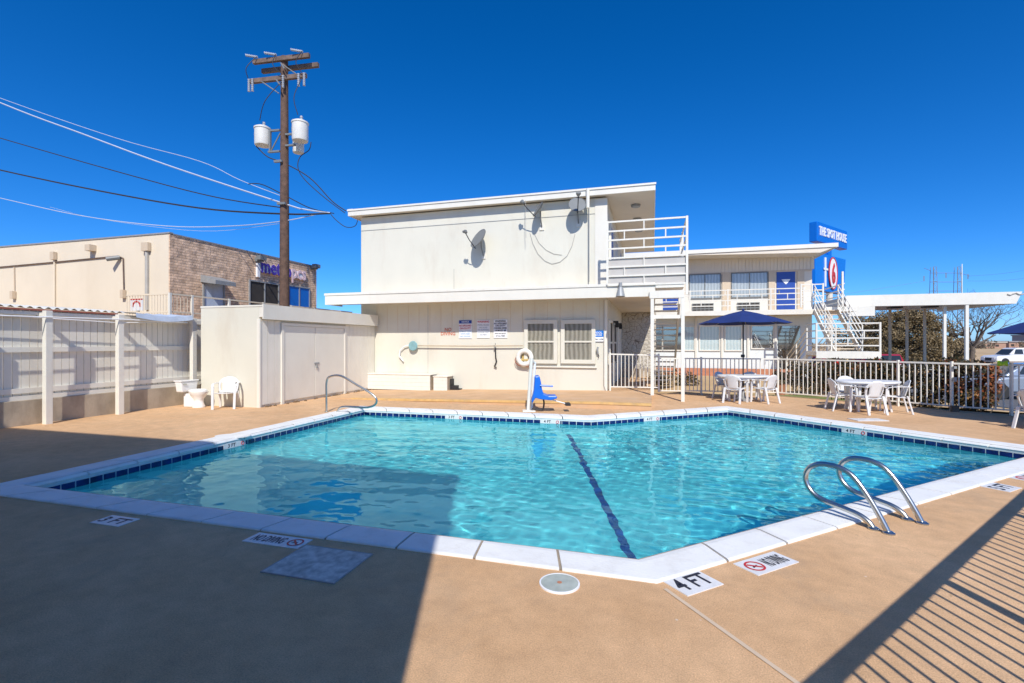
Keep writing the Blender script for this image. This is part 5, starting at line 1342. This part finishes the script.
# skimmer covers at far deck
cxp,cyp=pg(868,420.0)
single('skimmer_lid','pale rectangular skimmer cover on the far right deck edge','lid',MB().box(cxp-.32,cxp+.32,cyp-.16,cyp+.16,-.005,.012),'markertile',cxp,cyp,0,world=True)
cxp,cyp=pg(233,436)
single('skimmer_lid','white patched skimmer cover on the far left deck edge','lid',MB().lathe([(.3,-.005),(.3,.01),(.02,.012)],cxp,cyp,20,sy=.6),'markertile',cxp,cyp,0,world=True)
# depth tiles on the waterline
def wl(edge,frac,txt,wid=.44):
    a,b=Vector(offset(PO,CW+.006)[edge]),Vector(offset(PO,CW+.006)[(edge+1)%N]); p=a.lerp(b,frac); d=(b-a).normalized(); x,y=W(p.x,p.y)
    e2=W(p.x+d.x,p.y+d.y); ang=math.atan2(e2[1]-y,e2[0]-x)+math.pi
    t=T('waterline_marker',{5:'white depth tile set in the left waterline tiles',2:'white depth tile in the far right waterline tiles'}.get(edge,'x'),'marker tile',xy=(x,y),rot=ang)
    t.p('tile',MB().box(-wid/2,wid/2,-.004,.0,-.19,-.07),'markertile')
    m_=text_mb(txt,.085,.002); t.p('lettering',MB().add(m_,lambda p:(p[0]-.06,-.0052,-.107+p[1])),'ink'); 
    t.p('ring',MB().tube([(.16+.028*math.cos(q),-.006,-.107+.028*math.sin(q)) for q in [2*math.pi*k/14 for k in range(14)]],.006,5,closed=True),'red')
    return t
def edge_frac(edge,px,py):
    a,b=[Vector(q) for q in (offset(PO,CW)[edge],offset(PO,CW)[(edge+1)%N])]; p=Vector(pguv(px,py,-.12)); return (p-a).dot(b-a)/(b-a).length_squared
x=wl(4,edge_frac(4,456,417),'3 FT'); x.e['label']='white depth tile on the far waterline left of the pool lift'
x=wl(4,edge_frac(4,553,420),'4 FT'); x.e['label']='white depth tile on the far waterline just below the pool lift'
x=wl(3,edge_frac(3,640,417),'4 FT'); x.e['label']='white depth tile on the far waterline right of the pool lift'
wl(2,edge_frac(2,862,431),'4 FT'); wl(5,edge_frac(5,228,445),'3 FT')

# ------------------------------------------------------------------ vegetation
def leaves(mb,c,rad,n,size,rnd,shape=1.0):
    for _ in range(n):
        while True:
            p=Vector((rnd.uniform(-1,1),rnd.uniform(-1,1),rnd.uniform(-1,1)))
            if .25<p.length<1: break
        p=Vector((c[0]+p.x*rad[0],c[1]+p.y*rad[1],c[2]+p.z*rad[2]))
        a=Vector((rnd.gauss(0,1),rnd.gauss(0,1),rnd.gauss(0,1))).normalized(); b=a.orthogonal().normalized(); b.rotate(Matrix.Rotation(rnd.uniform(0,6.28),3,a))
        cc=a.cross(b); s=size*rnd.uniform(.5,1.3)
        mb.quad(p-b*s,p+cc*s*.5,p+b*s,p-cc*s*.5)
def branch(mb,p,d,L_,r,depth,rnd,ends,spread=.6,up=.1,seg=4,n_ch=3):
    pts=[p]; q=Vector(p); dd=Vector(d)
    for _ in range(seg):
        dd=(dd+Vector((rnd.gauss(0,.14),rnd.gauss(0,.14),rnd.gauss(0,.08)+up*.3))).normalized(); q=q+dd*L_/seg; pts.append(tuple(q))
    mb.tube(pts,[r*(1-.55*i/seg) for i in range(seg+1)],5 if depth>1 else 4,cap=False)
    if depth==0: ends.append(tuple(q)); return
    for k in range(n_ch+(rnd.random()<.5)):
        t_=rnd.uniform(.45,1.0); a=Vector(pts[min(seg,int(t_*seg))]); nd=(dd+Vector((rnd.gauss(0,spread),rnd.gauss(0,spread),rnd.gauss(0,spread*.7)+up))).normalized()
        branch(mb,tuple(a),nd,L_*rnd.uniform(.6,.8),r*.5,depth-1,rnd,ends,spread,up,seg,n_ch)
def tree(name,lab,cat,x,y,h,rx,rz,leafm,n,lsize,seed,trunk=.22,clumps=34,base=.12,group=None):
    rnd=random.Random(seed); z0=gz(x,y); t=T(name,lab,cat,xy=(x,y),z=z0,rot=0,group=group)
    ends=[]; m=MB(); 
    for k in range(4):
        a=rnd.uniform(0,6.28); branch(m,(0,0,h*.02),(math.cos(a)*.6,math.sin(a)*.6,1),h*.45,trunk*.7,2,rnd,ends,.5,.1)
    m.tube([(0,0,-.3),(.02,0,h*.12)],[trunk*1.2,trunk*.9],8)
    t.p('trunk',m,'bark')
    lf=MB()
    for k in range(clumps):
        a=rnd.uniform(0,6.28); rr=math.sqrt(rnd.random()); f=rnd.random(); zc=h*(base+(1-base)*f); wr=rx*(math.sin(math.pi*(.12+.80*f))**.6)
        c=(math.cos(a)*rr*wr,math.sin(a)*rr*wr,zc); s=rnd.uniform(.16,.34)*rx
        leaves(lf,c,(s,s,s*.7),int(n/clumps*rnd.uniform(.6,1.4)),lsize,rnd)
    t.p('crown',lf,leafm)
    return t
# big evergreen beyond the canopy, and its narrow neighbour
def P_at(px,Y): return ((px-512)/FP*Y,Y)
tree('evergreen_tree','broad olive-brown evergreen tree behind the canopy posts','tree',*P_at(908,44),5.0,3.4,1,'cedar',48000,.095,11,clumps=110,base=.12)
tree('evergreen_tree','smaller rounded evergreen between the two white canopy posts','tree',*P_at(954,47),3.6,1.5,1,'cedar',7000,.10,12,clumps=30,base=.0)
tree('evergreen_tree','olive evergreen tree left of the broad one, partly behind the stair platform','tree',*P_at(866,48),5.2,3.0,1,'cedar',12000,.11,14,clumps=60,base=.02)
# bare tree
rnd=random.Random(5); bx_,by_=P_at(971.5,43); z0=gz(bx_,by_)
t=T('bare_tree','bare winter tree with spreading branches right of the canopy post','tree',xy=(bx_,by_),z=z0)
m=MB(); m.tube([(0,0,-.3),(.05,0,1.1),(.1,0,2.0)],[.24,.19,.16],10); ends=[]
t.p('trunk',m,'bark')
m=MB()
for a_,tl in ((0,.5),(.9,1.0),(-.3,1.0),(3.3,.6),(2.2,.9),(-1.5,.8),(.2,1.4)):
    branch(m,(.08,0,1.9),(math.cos(a_)*tl,math.sin(a_)*tl,.9),2.7,.095,4,rnd,ends,.5,.10,4,2)
tw=m
for e_ in ends:
    for k in range(2):
        d=Vector((rnd.gauss(0,1),rnd.gauss(0,1),rnd.gauss(.3,1))).normalized()*rnd.uniform(.25,.55); p=Vector(e_); q=p+d
        tw.tube([tuple(p),tuple(q)],[.012,.006],3,cap=False)
t.p('branches',tw,'bark')
# hedge behind the fence
def hedge(lab,pts,h,w,leafm,n,seed,size=.05):
    rnd=random.Random(seed); a,b=Vector(pts[0]),Vector(pts[1]); mid=(a+b)/2; d=(b-a); L_=d.length; ang=math.atan2(d.y,d.x)
    t=T('hedge',lab,'hedge',xy=(mid.x,mid.y),z=gz(mid.x,mid.y),rot=ang)
    st=MB()
    for k in range(int(L_*5)):
        x=rnd.uniform(-L_/2,L_/2); y=rnd.uniform(-w*.3,w*.3); st.tube([(x,y,-.1),(x+rnd.gauss(0,.1),y+rnd.gauss(0,.1),h*.5),(x+rnd.gauss(0,.2),y+rnd.gauss(0,.15),h*.95)],[.014,.01,.005],4,cap=False)
    t.p('stems',st,'bark')
    lf=MB(); k=int(L_/.35)
    for i in range(k):
        for j in range(3):
            c=(-L_/2+L_*(i+rnd.random())/k,rnd.uniform(-.3,.3)*w,h*(.22+.3*j)+rnd.uniform(-.08,.08)); leaves(lf,c,(.33,w*.45,.26),int(n/k/3),size,rnd)
    t.p('foliage',lf,leafm); return t
hedge('dark bronze hedge with yellowing leaves behind the fence and uncovered table',[(9.3,14.1),(11.6,11.9)],1.25,.8,'hedge',9000,21)
hedge('orange-red leafy shrub behind the fence beside the gate',[(11.15,12.5),(11.9,12.1)],1.25,.8,'hedgered',3200,22)
hedge('low dark shrub row under the outdoor stair platform',[(9.6,16.6),(12.4,16.2)],1.0,.7,'hedge',5000,23)
hedge('small shrub growing beside the stone planter wall',[(5.6,19.5),(7.2,19.2)],.45,.5,'hedge',1500,24)
# far brush line, field edge, distant buildings
rnd=random.Random(31); lf=MB()
for k in range(150):
    x=rnd.uniform(60,420); y=rnd.uniform(190,215)+x*.1; h=rnd.uniform(1.5,4)
    leaves(lf,(x,y,gz(x,y)+h*.5),(4,3,h*.7),60,.5,rnd)
single('tree_line','pale brown brushy line of trees across the far field','trees',lf,'farleaf',150,200,0,kind='stuff',world=True)
def farb(lab,px0,px1,py0,py1,Y,m,rm):
    x0=(px0-512)/FP*Y; x1=(px1-512)/FP*Y; z1=CH-(py0-HZ)/FP*Y; z0=-1.2
    t=T('distant_building',lab,'building',xy=((x0+x1)/2,Y),z=z0)
    w_=(x1-x0)/2; t.p('wall',MB().box(-w_,w_,0,12,0,z1-z0-.6),m); t.p('roof',MB().box(-w_-.4,w_+.4,-.4,12.4,z1-z0-.6,z1-z0),rm)
    wd=MB(); k=int(w_*2/4)
    for i in range(k): wd.box(-w_+i*4+1,-w_+i*4+2.6,-.05,-.001,(z1-z0)*.3,(z1-z0)*.6)
    t.p('windows',wd,'interior')
farb('distant low reddish buildings across the field',985,1006,341.5,346,230,'farbrick','pave')
farb('distant grey building with dark windows under the blue umbrella edge',1036,1080,334.5,341,250,'farroof','farroof')
farb('distant low tan buildings beyond the bare tree',975,984,341,346,260,'plaster','farroof')
farb('distant brick building right of the low reddish one',1009,1040,341,346,240,'farbrick','farroof')
# lattice pylon
py_Y=260.
def lattice(mb,x,z0,z1,w0,w1):
    n_=11; r=.17
    for sx in (-1,1):
        for sy in (-1,1): mb.tube([(x+sx*w0,sy*w0,z0),(x+sx*w1,sy*w1,z1)],r,4,cap=False)
    for i in range(n_):
        a,b=z0+(z1-z0)*i/n_,z0+(z1-z0)*(i+1)/n_; wa,wb=w0+(w1-w0)*i/n_,w0+(w1-w0)*(i+1)/n_; s=1 if i%2 else -1
        mb.tube([(x-s*wa,-wa,a),(x+s*wb,-wb,b)],r*.7,3,cap=False); mb.tube([(x-wb,-wb,b),(x+wb,-wb,b)],r*.7,3,cap=False)
xp=(945.5-512)/FP*py_Y
t=T('power_pylon','faint twin-mast lattice power pylon on the horizon above the canopy','pylon',xy=(xp,py_Y),z=-1)
zpx=lambda y:CH-(y-HZ)/FP*py_Y+1
for xx in (933.5,957.5):
    m=MB(); lattice(m,(xx-945.5)/FP*py_Y,0,zpx(267),1.6,.9); t.p('mast',m,'pylon')
m=MB()
for y in (273,291,282): m.tube([((930-945.5)/FP*py_Y,0,zpx(y)),((962-945.5)/FP*py_Y,0,zpx(y))],.12,4)
for x_,y_ in ((924,276),(946,273),(968,274)): m.tube([((x_-945.5)/FP*py_Y,0,zpx(y_)),((x_-945.5)/FP*py_Y,0,zpx(y_+5))],.3,4)
m.tube([((924-945.5)/FP*py_Y,0,zpx(268)),((931-945.5)/FP*py_Y,0,zpx(271))],.12,4); m.tube([((960-945.5)/FP*py_Y,0,zpx(273)),((970-945.5)/FP*py_Y,0,zpx(276))],.12,4)
t.p('crossarm',m,'pylon'); m=MB().tube([((962-945.5)/FP*py_Y,0,0),((962-945.5)/FP*py_Y,0,zpx(264))],.2,5); t.p('pole',m,'signw')
for i,(a,b,lab) in enumerate((((968,276),(1060,262),'upper faint power line running right from the pylon'),((968,281),(1060,272),'lower faint power line running right from the pylon'),((925,281),(700,310),'faint power line running left from the pylon'))):
    P=[]; 
    for k in range(9): f=k/8; Y=py_Y+(200-py_Y)*f; P.append(pp(a[0]+(b[0]-a[0])*f,a[1]+(b[1]-a[1])*f+3*math.sin(math.pi*f),Y))
    single('power_line',lab,'power line',MB().tube(P,.045,4),'pylon',P[0][0],P[0][1],P[0][2],world=True)

# ------------------------------------------------------------------ cars
def car(lab,x,y,ang,paint,kind='sedan'):
    z=gz(x,y)+.035; t=T('parked_car' if kind!='pickup' else 'pickup_truck',lab,'car' if kind!='pickup' else 'pickup truck',xy=(x,y),z=z,rot=ang)
    if kind=='pickup':
        body=[(-2.8,.5),(-2.85,.95),(-2.8,1.08),(-.95,1.1),(1.1,1.08),(2.5,.98),(2.75,.85),(2.8,.45),(2.2,.38),(-2.2,.38)]
        cab=[(-.95,1.1),(-.85,1.72),(-.6,1.8),(.55,1.8),(.8,1.72),(1.45,1.1)]; wx=(-1.9,1.95); wr=.38; hw=.95
    else:
        body=[(-2.25,.4),(-2.3,.8),(-2.2,.95),(-1.5,1.0),(.9,.95),(2.05,.82),(2.25,.65),(2.25,.35),(1.9,.28),(-1.9,.28)]
        cab=[(-1.65,.98),(-1.05,1.40),(-.7,1.46),(.2,1.45),(.55,1.38),(1.25,.95)]; wx=(-1.4,1.4); wr=.32; hw=.87
    bo=t.p('body',MB().prism(body,-hw,hw),paint,bevel=.08,smooth=True)
    cb=MB(); n=len(cab); cb.v=[(a,-hw*.92+(.16 if b>1.2 else 0),b) for a,b in cab]+[(a,hw*.92-(.16 if b>1.2 else 0),b) for a,b in cab]
    cb.f=[tuple(range(n)),tuple(range(2*n-1,n-1,-1))]+[(i,n+i,n+(i+1)%n,(i+1)%n) for i in range(n)]
    cabo=t.p('cabin',cb,paint,bevel=.04,smooth=True)
    zt_,zb_=(1.66,1.16) if kind=='pickup' else (1.36,1.03)
    segs=((-.72,.05),(.15,1.05)) if kind=='pickup' else ((-1.0,-.25),(-.15,.75))
    for sy in (-1,1):
        for a,b in segs:
            y_b,y_t=sy*(hw*.92+.012-.02),sy*(hw*.92-.13+.012)
            t.p('side_window',MB().quad((a,y_b,zb_),(b,y_b,zb_),(b-(.25 if b>.5 else 0),y_t,zt_),(a+(.05 if a<-.5 else 0),y_t,zt_)),'carglass')
    a,b=(1.42,.86) if kind=='pickup' else (1.17,.62)
    t.p('windscreen',MB().quad((a+.03,-hw*.78,zb_-.02),(a+.03,hw*.78,zb_-.02),(b+.03,hw*.7,zt_+.01),(b+.03,-hw*.7,zt_+.01)),'carglass')
    for wx_ in wx:
        for sy in (-1,1):
            w_=t.p('wheel',MB().add(MB().lathe([(wr*.6,-.11),(wr*.95,-.11),(wr,-.07),(wr,.07),(wr*.95,.11),(wr*.6,.11)],0,0,24),lambda p:(wx_+p[0],sy*(hw-.08)+p[2],wr+p[1])),'tyre',smooth=True)
            t.p('rim',MB().add(MB().lathe([(wr*.58,-.10),(wr*.62,-.09),(wr*.62,.09),(wr*.58,.10)],0,0,18),lambda p:(wx_+p[0],sy*(hw-.08)+p[2],wr+p[1])),'chrome',w_)
    fx=2.79 if kind=='pickup' else 2.24
    for sy in (-1,1): t.p('headlight',MB().box(fx-.12,fx+.015,sy*hw*.62-.16,sy*hw*.62+.16,.62,.8),'signw')
    t.p('grille',MB().box(fx-.1,fx+.012,-hw*.38,hw*.38,.5,.78),'black'); t.p('bumper',MB().box(fx-.1,fx+.05,-hw*.9,hw*.9,.32,.46),'grey',bevel=.02)
    return t
x,y=P_at(1014,50); car('white pickup truck parked beyond the fence at the right edge',x+.3,y,R(176),'carwhite','pickup')
x,y=P_at(1008,20); car('silver-blue car parked close behind the gate in the fence',x+.7,y,R(168),'carsilver')
x,y=P_at(889,36); car('bright red car parked beyond the canopy posts',x,y,R(235),'carred')
x,y=P_at(872,37); car('second red car farther back behind the stair platform',x,y,R(95),'carred')
x,y=P_at(836,24.5); car('red car glimpsed low under the outdoor stair platform',x+3,y+6,R(95),'carred')

# clutter on the patio by the wing
def pot(x,y,s,lab):
    t=T('plant_pot',lab,'plant pot',xy=(x,y),z=gz(x,y)+.03); t.p('pot',MB().lathe([(.14*s,0),(.2*s,.3*s),(.22*s,.34*s),(.19*s,.34*s),(.16*s,.1*s)],0,0,18),'terra',smooth=True)
    l=MB(); leaves(l,(0,0,.55*s),(.25*s,.25*s,.25*s),220,.05,random.Random(int(x*100))); t.p('plant',l,'hedge')
for x,y,s,l in ((*P_at(826,17),1.3,'terracotta pot with a plant below the stair platform'),(*P_at(780,15.6),1.0,'terracotta pot standing by the fence right of the umbrella')): pot(x,y,s,l)
x,y=P_at(844,16.6)
single('sandbag_column','tall sandy upright panel leaning below the stair platform','panel',MB().box(x-.13,x+.13,y-.05,y+.05,gz(x,y),1.05),'tyellow',x,y,0,world=True,bevel=.02)

# ------------------------------------------------------------------ light, sky, camera
EL=R(44); az=Vector((.06,-1)).normalized()
sun=bpy.data.lights.new('sun','SUN'); sun.cycles.is_caustics_light=True; sun.energy=4.3; sun.angle=R(.5); sun.color=(1,.955,.88)
so=bpy.data.objects.new('sun',sun); COL.objects.link(so)
dirv=Vector((az.x*math.cos(EL),az.y*math.cos(EL),math.sin(EL)))
so.rotation_euler=dirv.to_track_quat('Z','Y').to_euler(); so.location=(4,-10,20)
w=bpy.data.worlds.new('World'); sc.world=w; w.use_nodes=True; nt=w.node_tree
sky=nt.nodes.new('ShaderNodeTexSky'); sky.sky_type='NISHITA'; sky.sun_disc=False; sky.sun_elevation=EL; sky.sun_rotation=math.atan2(az.x,az.y)
sky.air_density=.68; sky.dust_density=.3; sky.ozone_density=2.6; sky.altitude=200
bg=nt.nodes['Background']; tn=nt.nodes.new('ShaderNodeMix'); tn.data_type='RGBA'; tn.blend_type='MULTIPLY'; tn.inputs[0].default_value=1; tn.inputs[7].default_value=(.60,.80,1.10,1)
nt.links.new(sky.outputs[0],tn.inputs[6]); hs=nt.nodes.new('ShaderNodeHueSaturation'); hs.inputs['Saturation'].default_value=1.18; nt.links.new(tn.outputs[2],hs.inputs['Color']); nt.links.new(hs.outputs[0],bg.inputs[0]); bg.inputs[1].default_value=.15; sky.dust_density=.5
cam=bpy.data.cameras.new('camera'); co=bpy.data.objects.new('camera',cam); COL.objects.link(co)
co.location=(0,0,CH); co.rotation_euler=(R(90),0,0); cam.lens=17; cam.sensor_width=36; cam.shift_y=(HZ-341.5)/1024; cam.clip_end=6000; cam.clip_start=.05
sc.camera=co
vs_=sc.view_settings; vs_.view_transform='Standard'; vs_.look='None'; vs_.gamma=1; vs_.exposure=.12; vs_.use_curve_mapping=False
sc.render.engine='CYCLES'
sc.cycles.transparent_max_bounces=16
